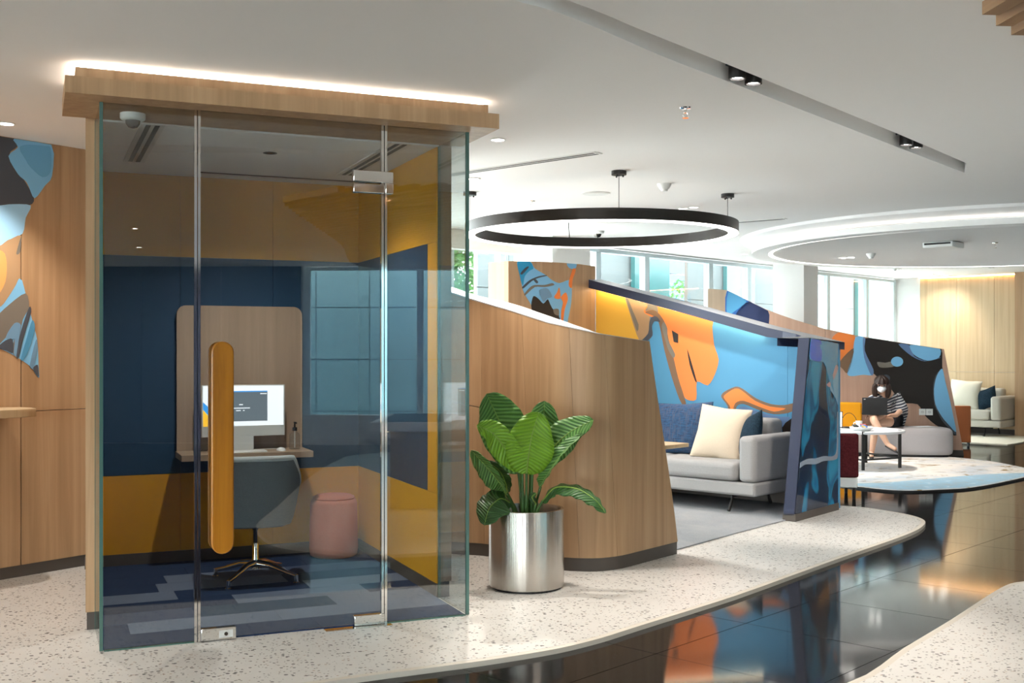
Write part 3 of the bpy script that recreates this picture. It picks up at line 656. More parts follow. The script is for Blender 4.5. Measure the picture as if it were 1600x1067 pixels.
MB().lathe([(.012, .17), (.012, .30), (.03, .34)], n=14).build('gas_lift', 'dark_chrome', ch, smooth=40); MB().lathe([(.03, .075), (.021, .1), (.021, .23), (.0, .23)], n=16).build('column', 'chrome', ch, smooth=40)
for i in range(4):
    a = R_(45 + 90 * i + 6); c, s = math.cos(a), math.sin(a)
    lg = MB().tube([(c * .015, s * .015, .105), (c * .10, s * .10, .10), (c * .22, s * .22, .062), (c * .285, s * .285, .048)], [.026, .02, .013, .011], 10).build('leg', 'chrome', ch, smooth=60)
    MB().lathe([(.0, .055), (.011, .055), (.011, .014), (.019, .010), (.019, 0.0005), (0, 0.0005)], (c * .285, s * .285, 0), 14).build('foot_glide', 'chrome', lg, smooth=40)
pf = thing('pouf', 'round pink fabric pouf in the back corner of the booth', 'pouf', bw(1.585, 1.925, .008))
MB().lathe([(0, .001), (.14, .001), (.158, .012), (.165, .05), (.158, .36), (.148, .385), (.135, .39)], n=40).build('pouf_body', 'pouf_pink', pf, smooth=50)
MB().lathe([(.136, .388), (.142, .394), (.139, .404), (.115, .415), (0, .42)], n=40).build('pouf_top', 'pouf_pink', pf, smooth=50)

# ================================================================ CURVED OAK PARTITION (A)
base = smooth_poly([(-.87, 7.79), (-.6, 7.72), (-.307, 7.645), (-.166, 7.58), (.06, 7.33), (.28, 7.125), (.43, 7.07), (.56, 7.075), (.70, 7.16), (.86, 7.345), (1.148, 7.69), (1.36, 7.95)], 12, False)
def bpt(s):
    k = s * (len(base) - 1); i = min(int(k), len(base) - 2); t = k - i; a, b = Vector(base[i]), Vector(base[i + 1]); return a + (b - a) * t, (b - a).normalized()
vt = [(600, 430), (680, 450), (730, 467), (794, 485), (856, 505), (931, 521), (990, 530), (1015, 533.5), (1060, 538), (1100, 541)]
def ztop(p): u = 800 + F * p.x / p.y; return EYE + (HV - interp(u, vt)) / F * p.y
def sfind(u):
    lo, hi = 0, 1
    for _ in range(40):
        m_ = (lo + hi) / 2; p = bpt(m_)[0]
        if 800 + F * p.x / p.y < u: lo = m_
        else: hi = m_
    return lo
s_topend, s_botend = sfind(1015), sfind(1059)
pa = thing('oak_partition', 'curved oak veneered partition with a sloping white topped edge behind the plant', 'partition', (.43, 7.2, 0))
seams = [0, sfind(757), sfind(833), sfind(905), sfind(965), 1]
TH = .11
def apoint(s, zf, off, zb=.085):   # s 0..1 along, zf 0..1 up
    se = s_botend + (s_topend - s_botend) * zf; p, d = bpt(s * se); n = Vector((-d.y, d.x)); zt = ztop(p)
    q = p + n * off; return Vector((q.x, q.y, zb + (zt - zb) * zf))
for i in range(5):
  a0, a1 = seams[i] / s_botend if i else 0, seams[i + 1] / s_botend if i < 4 else 1
  a1 -= .0012 if i < 4 else 0; nu, nv = 16, 9
  for v0, v1 in (((0, .563), (.566, 1)) if i == 0 else ((0, 1),)):
    mb = MB()
    for off in (0, TH): mb.grid(lambda u, v: apoint(a0 + (a1 - a0) * u, v0 + (v1 - v0) * v, off), nu, nv)
    O = nu * nv
    for k in range(nu - 1):
        for j in (0, nv - 1): mb.f.append((k * nv + j, (k + 1) * nv + j, O + (k + 1) * nv + j, O + k * nv + j))
    for k in (0, nu - 1):
        for j in range(nv - 1): mb.f.append((k * nv + j, k * nv + j + 1, O + k * nv + j + 1, O + k * nv + j))
    mb.build('wood_panel', 'oak', pa, True, smooth=35)
nu = 60; mb = MB()
prof = [(0, .0), (.012, .004), (TH, .004), (TH, 0)]
def capp(i, off, dz):
    q = apoint(i / (nu - 1), 1, off); lift = .042 * max(0, 1 - i / (nu - 1)) + .006
    return q + Vector((0, 0, dz * lift + .0005))
ring = [(-.002, 0), (-.002, .25), (TH + .002, 1.0), (TH + .002, 0)]
mb.v = [tuple(capp(i, o_, dz)) for i in range(nu) for o_, dz in ring]
mb.f = [(i * 4 + j, (i + 1) * 4 + j, (i + 1) * 4 + (j + 1) % 4, i * 4 + (j + 1) % 4) for i in range(nu - 1) for j in range(4)] + [(0, 1, 2, 3), tuple((nu - 1) * 4 + j for j in range(4))]
mb.build('top_cap', 'cap_white', pa, True, smooth=30)
mb = MB()
mb.v = [tuple(Vector((*(bpt(i / (nu - 1) * s_botend)[0] + Vector((-bpt(i / (nu - 1) * s_botend)[1].y, bpt(i / (nu - 1) * s_botend)[1].x)) * o_), z))) for i in range(nu) for o_, z in ((.006, 0), (.006, .084), (TH - .006, .084), (TH - .006, 0))]
mb.f = [(i * 4 + j, (i + 1) * 4 + j, (i + 1) * 4 + (j + 1) % 4, i * 4 + (j + 1) % 4) for i in range(nu - 1) for j in range(4)] + [(0, 1, 2, 3), tuple((nu - 1) * 4 + j for j in range(4))]
mb.build('plinth_or_shade', 'plinth_or_shade', pa, True, smooth=30)

# ================================================================ MURAL ALCOVE (walls B, C, cap, fin)
cpt = smooth_poly([(1.08, 7.76), fl(1060, 859), fl(1150, 834), fl(1226, 814)], 2, False) + [ab(-4.62, 9.12), ab(-7.3, 9.12), ab(-7.3, 7.9), (-.55, 9.2), (-.45, 7.95), (.1, 7.62), (.40, 7.38), (.62, 7.45)]
tag(MB().slab(cpt, .0005, .009).build('lounge_carpet', 'carpet_grey'), 'grey loop carpet in the sofa alcove behind the oak partition', 'carpet')
al = thing('mural_alcove', 'sofa alcove wall with orange and blue mural and dark sloping light hood', 'partition', (*ab(-5.5, 9.2), 0))
PC = Plane(ab(0, 9.144), AX)
kL, kR = -7.33, -4.60
zc = lambda k: interp(k, [(-7.33, 2.10), (-6.2, 1.80), (-5.125, 1.53), (-4.6, 1.475)])
for k0, k1 in ((kL, PC.sz(1085)[0]), (PC.sz(1085)[0], PC.sz(1231)[0]), (PC.sz(1231)[0], kR)):
    n_ = 5; top = [(k1 - .003 + (k0 - k1 + .003) * i / n_, zc(k1 + (k0 - k1) * i / n_) - .004) for i in range(n_ + 1)]
    MB().prism([(k0, .01), (k1 - .003, .01)] + top, lambda a, z: PC.w(a, z, -.05), lambda a, z: PC.w(a, z, 0)).build('mural_panel', 'm_blue', al, True)
MB().prism([(kL, .0005), (kR, .0005), (kR, .20), (kL, .20)], lambda a, z: PC.w(a, z, .001), lambda a, z: PC.w(a, z, .012)).build('plinth_or_shade', 'plinth_or_shade', al, True)  # dark strip painted in for the black shadow beneath the sofa
limC = lambda a, z: (max(kL + .002, a), min(z, zc(a) - .005))
for pts, mm, off, sm in (
    ([(931, 436), (960, 444), (976, 450), (986, 485), (999, 530), (1012, 570), (1012, 720), (931, 720)], 'm_yellow', .001, 0),
    ([(975, 446), (1030, 466), (1032, 480), (1016, 494), (1015, 525), (1000, 533), (985, 492)], 'm_tan', .002, 3),
    ([(975, 458), (980, 462), (989, 486), (998, 507), (996, 518), (991, 505)], 'm_taupe', .003, 2),
    ([(1000, 462), (1018, 468), (1027, 478), (1028, 490), (1019, 484), (1008, 486), (1012, 476)], 'm_taupe', .003, 3),
    ([(1006, 486), (1022, 468), (1060, 472), (1112, 492), (1113, 511), (1116, 539), (1123, 562), (1117, 585), (1106, 602), (1089, 596), (1088, 624), (1073, 624), (1066, 612), (1053, 577), (1051, 552), (1044, 530), (1034, 506), (1016, 494)], 'm_orange', .0025, 3),
    ([(1008, 488), (1020, 484), (1030, 490), (1040, 506), (1045, 530), (1052, 556), (1060, 590), (1070, 622), (1074, 642), (1062, 624), (1049, 586), (1038, 545), (1030, 505), (1022, 494)], 'm_brown', .0035, 3),
    ([(1015, 503), (1019, 495), (1027, 495), (1032, 503), (1023, 502), (1019, 510), (1020, 524), (1011, 533), (1002, 533), (1013, 521)], 'm_slate', .0045, 3),
    ([(1038, 503), (1043, 513), (1044, 530), (1055, 553), (1052, 559), (1044, 545), (1039, 528), (1034, 510)], 'm_taupe', .0048, 3),
    ([(1050, 516), (1060, 522), (1060, 536), (1053, 534)], 'm_dark', .0045, 0),
    ([(1074, 545), (1081, 567), (1089, 596), (1086, 594), (1078, 570)], 'm_dark', .0045, 2),
    ([(1127, 620), (1132, 612), (1149, 604), (1160, 607), (1181, 622), (1204, 631), (1225, 633), (1245, 629), (1250, 636), (1232, 645), (1209, 647), (1187, 641), (1162, 631), (1151, 635), (1147, 652), (1140, 652), (1137, 634)], 'm_brown', .002, 3),
    ([(1131, 621), (1135, 615), (1149, 607), (1159, 610), (1180, 626), (1203, 635), (1228, 638), (1210, 643), (1188, 636), (1162, 626), (1149, 630), (1144, 645), (1140, 633)], 'm_orange', .003, 3),
    ([(1152, 639), (1164, 635), (1190, 645), (1220, 651), (1235, 652), (1222, 668), (1190, 665), (1152, 660)], 'm_gblue', .0015, 2),
    ([(1222, 668), (1235, 655), (1250, 650), (1275, 690), (1230, 690)], 'm_dark', .002, 2)):
    decal(al, PC, pts, mm, off, sm, lim=limC)
# cap: fascia line at .10 in front of wall C, widening to the fin
zcf = lambda k: zc(k) + .075 * max(0, min(1, (-4.9 - k) / .5)) if k < -4.9 else zc(k)
front = [(-7.33 + (2.25) * i / 14, 9.03) for i in range(15)] + [(-4.93, 9.0), (-4.82, 8.90), (-4.76, 8.70), (-4.72, 8.45), (-4.69, 8.25)]
rear = [(k, 9.26) for k, b in front[:-5]] + [(-4.95, 9.26), (-4.85, 9.26), (-4.78, 9.26), (-4.68, 9.26), (-4.595, 9.26)]
def capz(k, b): return zc(k) + (.0 if k > -4.9 else .0)
mb = MB(); nf = len(front); thick = [.085] * (nf - 6) + [.07, .05, .045, .05, .06, .065]
for (k, b), (k2, b2_), t in zip(front, rear, thick):
    zt = interp(k, [(-7.33, 2.14), (-6.2, 1.862), (-5.2, 1.600), (-4.95, 1.553), (-4.69, 1.505)]); zt2 = interp(k2, [(-7.33, 2.15), (-6.2, 1.872), (-5.2, 1.610), (-4.9, 1.545), (-4.595, 1.475)])
    mb.v += [(*ab(k, b), zt - t), (*ab(k, b), zt), (*ab(k2, b2_), zt2), (*ab(k2, b2_), zt2 - t)]
mb.f = [(i * 4 + j, (i + 1) * 4 + j, (i + 1) * 4 + (j + 1) % 4, i * 4 + (j + 1) % 4) for i in range(nf - 1) for j in range(4)] + [(0, 1, 2, 3), tuple((nf - 1) * 4 + j for j in range(4))]
hood = mb.build('hood', 'navy', al, True)
# pale top skin of the hood and front arm to the fin
mt_ = MB(); mt_.v = [tuple(Vector(mb.v[i * 4 + j]) + Vector((0, 0, .0015))) for i in range(nf) for j in (1, 2)]
# add fin-top corner strip
mt_.v += [(*ab(-4.40, 8.25), 1.505), (*ab(-4.60, 9.26), 1.477)]
mt_.f = [(2 * i, 2 * i + 2, 2 * i + 3, 2 * i + 1) for i in range(nf - 1)] + [(2 * nf - 2, 2 * nf, 2 * nf + 1, 2 * nf - 1)]
mt_.build('hood_top', 'navy_top', al, True)
hb = lambda k: interp(k, [(-7.33, 2.14), (-6.2, 1.862), (-5.2, 1.600), (-4.95, 1.553)]) - .085
mb = MB()
mb.v = [(*PC.w(k, 0, .06).xy, hb(k) + z) for k in (-7.3, -6.2, -5.32) for z in (-.007, -.001)] + [(*PC.w(k, 0, .035).xy, hb(k) + z) for k in (-7.3, -6.2, -5.32) for z in (-.007, -.001)]
mb.f = [(0, 1, 3, 2), (2, 3, 5, 4), (6, 8, 9, 7), (8, 10, 11, 9), (0, 2, 8, 6), (2, 4, 10, 8), (1, 7, 9, 3), (3, 9, 11, 5), (0, 6, 7, 1), (4, 5, 11, 10)]
mb.build('light_strip', 'led_alcove', al, True)
# fin (leaning side panel with glossy outer face)
def finq(f, z): return ab(f[0] + (f[1] - f[0]) * z, f[2])
nz = 10; fi = MB()
ci = lambda z: [ab(-4.635 + .139 * z, 8.25), ab(-4.536 + .136 * z, 8.25), ab(-4.60, 9.14), ab(-4.69, 9.14)]
for i in range(nz + 1):
    z = i / nz; hh = .05 + (1.505 - .05) * z; hr = .05 + (1.474 - .05) * z
    q = ci(z); fi.v += [(*q[0], hh - .002), (*q[1], hh - .002), (*q[2], hr - .002), (*q[3], hr - .002)]
fi.f = [(i * 4 + j, i * 4 + (j + 1) % 4, (i + 1) * 4 + (j + 1) % 4, (i + 1) * 4 + j) for i in range(nz) for j in range(4)] + [(3, 2, 1, 0), tuple(nz * 4 + j for j in range(4))]
fin = fi.build('fin', 'navy', al, True)
gl = MB(); o_ = (AX * .004)
for i in range(nz + 1):
    z = i / nz
    for k in range(9):
        t = k / 8; a, b = Vector(ci(z)[1]), Vector(ci(z)[2]); p = a + (b - a) * (.015 + .985 * t) + Vector((AX.x, AX.y)) * .003
        wv = .004 * math.sin(t * 6 + z * 5) ; p += Vector((AX.x, AX.y)) * abs(wv) * .5
        gl.v.append((p.x, p.y, .06 + ((1.503 - .035 * t) - .06) * z))
gl.f = [(i * 9 + k, i * 9 + k + 1, (i + 1) * 9 + k + 1, (i + 1) * 9 + k) for i in range(nz) for k in range(8)]
gl.build('gloss_face', 'gloss_reflections', al, True, smooth=180, label='glossy dark blue outer face with reflections painted in')
PG = Plane(ab(-4.47, 8.25), Vector(ab(-4.60, 9.14)) - Vector(ab(-4.47, 8.25)))
def fdecal(pts, m, off):
    def w_(t, z, o):
        a, b = Vector(ci(z)[1]), Vector(ci(z)[2]); p = a + (b - a) * t + Vector((AX.x, AX.y)) * (.007 + o); return (p.x, p.y, .06 + ((1.502 - .035 * t) - .06) * z)
    q = smooth_poly(pts, 4); q = [(min(1, max(.02, a)), min(.998, max(0, b))) for a, b in q]
    MB().prism(q, lambda a, b: w_(a, b, 0), lambda a, b: w_(a, b, .001 + off)).build('painted_shape', m, al, True)  # flat patches painting what the glossy face reflects from outside
mat('gl_blue', (.05, .36, .66), .12, coat=1); mat('gl_bright', (.01, .12, .75), .12, coat=1); mat('gl_sky', (.25, .55, .80), .12, coat=1); mat('gl_rose', (.60, .42, .44), .12, coat=1); mat('gl_grey', (.33, .40, .50), .12, coat=1)
fdecal([(.02, .998), (.98, .998), (.97, .86), (.9, .66), (.75, .73), (.5, .87), (.05, .88)], 'gl_blue', 0)
fdecal([(.05, .998), (.36, .998), (.42, .90), (.34, .875), (.06, .89)], 'gl_bright', .001)
fdecal([(.98, .84), (.75, .73), (.62, .74), (.75, .77), (.9, .86)], 'gl_rose', .001)
fdecal([(.995, .83), (.995, .62), (.9, .66), (.72, .72), (.86, .78)], 'gl_sky', .001)
fdecal([(.02, .295), (.2, .31), (.4, .305), (.6, .31), (.85, .30), (.95, .34), (.96, .55), (.99, .55), (.985, .31), (.9, .275), (.6, .28), (.4, .27), (.15, .28), (.02, .265)], 'gl_grey', .001)
mb = MB(); q0 = ci(0); q = [q0[0], q0[1], q0[2], q0[3]]
MB().slab([tuple(Vector(q0[0]) - AX * .006), tuple(Vector(q0[1]) + AX * .012), tuple(Vector(q0[2]) + AX * .012), tuple(Vector(q0[3]) - AX * .006)], 0.0, .062).build('plinth_or_shade', 'plinth_or_shade', al, True)
# side wall B
PB = Plane(ab(kL, 0), BX)
bk = 7.81
sb = thing('mural_side_wall', 'oak side wall with a blue brown and orange mural beyond the oak partition', 'partition', (*ab(kL, 8.4), 0))
ztB = lambda k: interp(k, [(7.81, 2.262), (8.3, 2.285), (8.8, 2.295), (9.14, 2.285)])
for k0, k1 in ((bk, 8.15), (8.152, 8.62), (8.622, 9.143)):
    MB().prism([(k0, .01), (k1, .01), (k1, ztB(k1)), ((k0 + k1) / 2, ztB((k0 + k1) / 2)), (k0, ztB(k0))], lambda a, z: PB.w(a, z, -.05), lambda a, z: PB.w(a, z, 0)).build('wood_panel', 'oak', sb, True)
MB().slab(abq(kL - .27, kL - .051, bk, 9.143), .01, 2.262).build('daylit_end_panel', 'oak_grey', sb, True)  # grey tone imitates window daylight falling on this end face
limB = lambda a, z: (a, min(z, ztB(a) - .003))
c6 = lambda L_: [(750 + x * .19375, 390 + y * .19375) for x, y in L_]
for pts, mm, off in (
    ([(302, 96), (405, 96), (440, 150), (530, 205), (580, 245), (640, 270), (720, 245), (740, 310), (735, 430), (710, 560), (698, 620), (650, 620), (540, 580), (440, 540), (415, 450), (360, 360), (340, 300), (310, 160)], 'm_sky', .001),
    ([(302, 96), (400, 96), (430, 150), (400, 170), (360, 215), (345, 290), (320, 210)], 'm_cyan', .002),
    ([(430, 375), (470, 395), (510, 435), (545, 400), (565, 440), (590, 482), (632, 480), (636, 540), (655, 610), (540, 590), (440, 540), (412, 455)], 'm_dark', .002),
    ([(590, 482), (632, 480), (634, 530), (600, 520)], 'm_taupe', .003),
    ([(340, 300), (400, 245), (470, 215), (530, 205), (535, 212), (470, 228), (415, 255), (350, 312)], 'm_slate', .003),
    ([(358, 355), (400, 305), (440, 285), (520, 285), (580, 270), (596, 286), (520, 302), (440, 302), (365, 368)], 'm_taupe', .003),
    ([(325, 190), (360, 150), (385, 135), (390, 145), (340, 200)], 'm_slate', .003),
    ([(432, 245), (450, 240), (468, 262), (455, 272)], 'm_slate', .003),
    ([(475, 330), (530, 310), (560, 330), (580, 380), (540, 395), (510, 420)], 'm_steel', .0018),
    ([(597, 380), (620, 345), (638, 305), (648, 390), (615, 397)], 'm_orange', .003),
    ([(650, 385), (690, 345), (707, 400), (682, 480), (668, 585), (652, 570), (655, 490), (668, 425)], 'm_orange', .003),
    ([(718, 245), (735, 190), (750, 152), (770, 158), (762, 195), (745, 240), (737, 310), (715, 290)], 'm_orange', .0035),
    ([(700, 110), (775, 105), (768, 152), (720, 150)], 'm_sky', .003)):
    decal(sb, PB, c6(pts), mm, off, lim=limB)
# ================================================================ SOFA (local: x along, y depth, front at y=0, right end at x=0)
def make_sofa(label, fab, loc, length=2.15, group=None):
    t = thing('sofa', label, 'sofa', loc, ang, group); D = .82; L_ = length
    MB().bx(-L_, 0, .0, D, .15, .265).build('frame', fab, t, bevel=.02)
    for x0, x1 in ((-.17, -.001), (-L_ + .001, -L_ + .17)):
        MB().bx(x0, x1, .005, D - .005, .266, .66).build('armrest', fab, t, bevel=.045, seg=4)
    w = (L_ - .35) / 2
    for i in range(2):
        MB().bx(-.175 - w * (i + 1) + .003, -.175 - w * i - .003, -.015, .58, .268, .43).build('seat_cushion', fab, t, bevel=.05, seg=4)
        MB().bx(-.175 - w * (i + 1) + .003, -.175 - w * i - .003, .60, D - .01, .268, .78).build('back_cushion', fab, t, bevel=.05, seg=4)
    for x in (-.28, -L_ + .28):
        for y in (.10, D - .12):
            MB().tube([(x, y, .15), (x, y, .10), (x + .0, y - .06 if y < .4 else y + .05, .006)], [.012, .012, .016], 8).build('leg', 'black_metal', t)
        MB().bx(x - .012, x + .012, .08, D - .08, .12, .15).build('rail', 'black_metal', t)
    MB().bx(-L_ + .25, -.25, .35, .38, .11, .15).build('crossbar', 'black_metal', t)
    return t
def pillow(name, label, m, loc, rot, w=.5, h=.5, d=.16):
    t = MB()
    def fn(u, v, s):
        x, y = (u - .5) * 2, (v - .5) * 2
        th = d / 2 * (max(0, 1 - abs(x) ** 2.6) * max(0, 1 - abs(y) ** 2.6)) ** .55; k = 1 - .07 * (1 - abs(x * y)) * max(abs(x), abs(y))
        return (x * w / 2 * k, s * (th + .004), y * h / 2 * k)
    t.grid(lambda u, v: fn(u, v, 1), 17, 17); t.grid(lambda u, v: fn(u, v, -1), 17, 17)
    O = 17 * 17; bd = [i * 17 for i in range(16)] + [16 * 17 + j for j in range(16)] + [i * 17 + 16 for i in range(16, 0, -1)] + [j for j in range(16, 0, -1)]
    for a, b in zip(bd, bd[1:] + bd[:1]): t.f.append((a, b, O + b, O + a))
    o = t.build(name, m, smooth=70); o.location = loc; o.rotation_euler = rot; return tag(o, label, 'cushion')
make_sofa('light grey fabric sofa in front of the orange and blue mural', 'sofa_grey', (*ab(-4.93, 8.296), .009))
def onsofa(x, y, z): q = AX * (-4.93 + x) + BX * (8.296 + y); return (q.x, q.y, z)
pillow('cushion', 'cream cushion leaning on the grey sofa beside the armrest', 'cushion_cream', onsofa(-.56, .36, .655), (R_(-20), R_(5), ang + R_(6)), .50, .50, .17)
pillow('cushion', 'dark speckled cushion tucked between cream cushion and sofa armrest', 'cushion_dark', onsofa(-.30, .40, .625), (R_(-18), R_(-20), ang + R_(-30)), .40, .42, .15)
pillow('cushion', 'blue woven cushion left of the cream cushion on the grey sofa', 'cushion_blue', onsofa(-1.05, .47, .67), (R_(-16), R_(-3), ang + R_(4)), .60, .50, .15)
pillow('cushion', 'cream cushion at the far left end of the grey sofa, mostly hidden', 'cushion_cream', onsofa(-1.62, .46, .68), (R_(-16), R_(6), ang), .46, .48, .15)
st = thing('side_table', 'small oak topped side table in the alcove half hidden by the partition', 'table', (1.16, 9.18, .009), ang)
MB().bx(-.22, .22, -.2, .2, .60, .632).build('table_top', 'oak_pale', st, bevel=.004); MB().lathe([(.022, .0), (.022, .60)], n=16).build('pedestal', 'black_metal', st, smooth=40); MB().lathe([(0, 0), (.17, 0), (.17, .012), (0, .015)], n=28).build('table_foot', 'black_metal', st, smooth=40)

# ================================================================ SECOND BAY (wall D)
PD = Plane((6.12, 15.14), (3.02 - 6.12, 15.69 - 15.14)); PD = Plane((6.12, 15.14), (.9846, -.1747))
d_ = thing('mural_partition', 'rose oak partition with black blue and orange mural behind the seated woman', 'partition', (4.6, 15.4, LOW))
topD = [(1106, 451), (1135, 453), (1170, 470), (1200, 485), (1240, 499), (1290, 514), (1340, 524.5), (1400, 534), (1475, 545.5)]
td = [PD.sz(*q) for q in topD]; kr_t = td[-1][0]; kr_b = PD.sz(1505, 712)[0]
ztD = lambda k: interp(k, td)
edges = [td[0][0], td[1][0] - .002, PD.sz(1170)[0], PD.sz(1290)[0], PD.sz(1372)[0], None]
for i in range(5):
    k0, k1 = edges[i], edges[i + 1]
    if k1 is None: poly = [(k0, .05), (kr_b, .05), (kr_t, ztD(kr_t))]; k1 = kr_t
    else: poly = [(k0, .05), (k1 - .004, .05), (k1 - .004, ztD(k1))]
    for j in range(1, 5): kk = k1 + (k0 - k1) * j / 5; poly.append((kk, ztD(kk)))
    poly.append((k0, ztD(k0)))
    MB().prism(poly, lambda a, z: PD.w(a, z, -.14), lambda a, z: PD.w(a, z, 0)).build('wood_panel', 'oak_grey' if i == 0 else 'oak_rose', d_, True)
MB().prism([(td[0][0], LOW), (kr_b + .01, LOW), (kr_b, .049), (td[0][0], .049)], lambda a, z: PD.w(a, z, -.13), lambda a, z: PD.w(a, z, -.01)).build('plinth_or_shade', 'plinth_or_shade', d_, True)
limD = lambda a, z: (a, min(z, ztD(a) - .004))
c3 = lambda L_: [(1280 + x * .2062, 480 + y * .2062) for x, y in L_]
for pts, mm, off in (
    ([(1136, 452), (1170, 468), (1168, 476), (1150, 491), (1140, 502), (1134, 500)], 'm_deep', .001),
    ([(1138, 456), (1160, 466), (1166, 472), (1148, 486), (1136, 492)], 'm_blue', .002),
    ([(1171, 470), (1200, 484), (1201, 510), (1198, 530), (1140, 520), (1150, 490)], 'm_navy', .001),
    (c3([(150, 190), (265, 205), (262, 310), (190, 380), (150, 430), (120, 410), (60, 420), (90, 250)]), 'm_orange', .001),
    (c3([(262, 310), (245, 420), (212, 500), (180, 470), (150, 430), (190, 370)]), 'm_brown', .002),
    (c3([(275, 225), (348, 235), (335, 330), (365, 400), (405, 480), (400, 515), (330, 512), (245, 522), (212, 500), (250, 370)]), 'm_sky', .002),
    (c3([(330, 240), (350, 240), (345, 330), (410, 470), (405, 515), (385, 500), (340, 380)]), 'm_gblue', .0025),
    (c3([(346, 235), (480, 245), (620, 270), (800, 300), (925, 315), (932, 450), (965, 600), (1000, 760), (1040, 970), (960, 930), (880, 890), (800, 820), (745, 735), (620, 722), (560, 640), (500, 570), (410, 500), (352, 370)]), 'm_dark', .0015),
    (c3([(600, 280), (690, 290), (720, 370), (820, 408), (915, 380), (900, 390), (800, 410), (700, 370)]), 'm_gblue', .0022),
    (c3([(690, 285), (800, 295), (915, 312), (908, 380), (820, 405), (735, 372), (700, 335)]), 'm_sky', .003),
    (c3([(440, 415), (500, 420), (548, 412), (565, 448), (500, 458), (455, 452)]), 'm_taupe', .0025),
    (c3([(590 + 46 * math.cos(a), 412 + 38 * math.sin(a)) for a in [i * .5236 for i in range(12)]]), 'm_sky', .0035),
    (c3([(505 + 32 * math.cos(a), 537 + 27 * math.sin(a)) for a in [i * .7854 for i in range(8)]]), 'm_slate', .003),
    (c3([(930, 470), (950, 560), (980, 680), (1012, 820), (1040, 965), (985, 920), (925, 850), (875, 740), (862, 620), (880, 520)]), 'm_slate', .0025),
    (c3([(932, 465), (955, 560), (985, 680), (1015, 820), (1038, 945), (990, 900), (930, 830), (880, 735), (870, 620), (890, 520)]), 'm_sky', .0035)):
    decal(d_, PD, pts, mm, off, lim=limD)
def socket(parent_label, pl, u, v, n):
    k, z = pl.sz(u, v)
    t = thing('power_socket', parent_label, 'socket', tuple(pl.w(k, z)))
    for i in range(n):
        c = k + i * .092
        pt = MB().prism([(c - .043, z - .043), (c + .043, z - .043), (c + .043, z + .043), (c - .043, z + .043)], lambda a, b: pl.w(a, b, .0045), lambda a, b: pl.w(a, b, .014)).build('face_plate', 'white_plastic', t, True)
        MB().prism([(c + .022 * math.cos(a), z + .022 * math.sin(a)) for a in [j * .5236 for j in range(12)]], lambda a, b: pl.w(a, b, .0141), lambda a, b: pl.w(a, b, .0155)).build('outlet', 'aluminium', pt)
        for s in (-.009, .009): MB().prism([(c + s + .004 * math.cos(a), z + .004 * math.sin(a)) for a in [j * 1.0472 for j in range(6)]], lambda a, b: pl.w(a, b, .0156), lambda a, b: pl.w(a, b, .0162)).build('pin_hole', 'black_plastic', pt)
socket('white double power socket on the mural partition right of the woman', PD, 1441, 643.5, 2)
socket('white double power socket low on the far oak wall at the right', PE, 1576, 651.5, 2)

# rug of the second bay
rg = smooth_poly([fl(u, v, -.004) for u, v in ((1316, 757), (1383, 765), (1425, 766.5), (1466, 765), (1507, 763), (1548, 757), (1600, 746), (1634, 737), (1600, 730), (1548, 720), (1486, 713.5), (1420, 709), (1345, 712), (1296, 726), (1288, 745))], 4)
r_ = thing('round_rug', 'large rounded cream and pale blue rug on the polished floor', 'rug', (*fl(1460, 740, LOW), LOW))
MB().slab(rg, LOW, -.0065).build('rug_edge', 'black_plastic', r_, True); 
cx, cy = sum(p[0] for p in rg) / len(rg), sum(p[1] for p in rg) / len(rg); rin = [(cx + (x - cx) * .985, cy + (y - cy) * .985) for x, y in rg]
MB().slab(rin, -.0064, -.004).build('rug_pile', 'rug_cream', r_, True)
bl = smooth_poly([fl(u, v, -.003) for u, v in ((1320, 756), (1383, 763.5), (1425, 765), (1466, 763.6), (1507, 761.5), (1547, 755.5), (1597, 745), (1612, 739), (1560, 740), (1500, 744), (1430, 750), (1380, 754))], 4)
MB().slab(bl, -.0039, -.003).build('rug_band', 'rug_blue', r_, True)
RZ = -.003
# ottoman bench
ot = thing('ottoman', 'low oval light grey fabric ottoman the woman sits on', 'ottoman', (5.2, 14.98, RZ), math.atan2(-.1747, .9846))
def oval(rx, ry, e=.45, n=56): return [(rx * math.copysign(abs(math.cos(a)) ** e, math.cos(a)), ry * math.copysign(abs(math.sin(a)) ** e, math.sin(a))) for a in [2 * math.pi * i / n for i in range(n)]]
mb = MB(); prof = [(.95, .03), (.985, .045), (1, .09), (1, .30), (.985, .345), (.94, .37), (.85, .38), (.5, .385), (.05, .386)]
o56 = oval(.67, .27)
mb.v = [(x * s, y * s if s < .9 else y * (1 - (1 - s) * 1.6), z) for s, z in prof for x, y in o56]
mb.f = [(j * 56 + i, j * 56 + (i + 1) % 56, (j + 1) * 56 + (i + 1) % 56, (j + 1) * 56 + i) for j in range(len(prof) - 1) for i in range(56)] + [tuple(range(56)), tuple((len(prof) - 1) * 56 + i for i in range(56))]
mb.build('upholstery', 'ottoman_grey', ot, smooth=60)
MB().slab([(x * .93, y * .9) for x, y in oval(.67, .27)], 0.0005, .031).build('ottoman_base', 'black_plastic', ot)
pp = MB().box((0, 0, 0), (.30, .21, .004)).build('paper_sheet', 'paper'); pp.location = (5.50, 14.93, RZ + .389); pp.rotation_euler = (0, 0, R_(14)); tag(pp, 'white paper sheet lying on the ottoman beside the woman', 'paper')
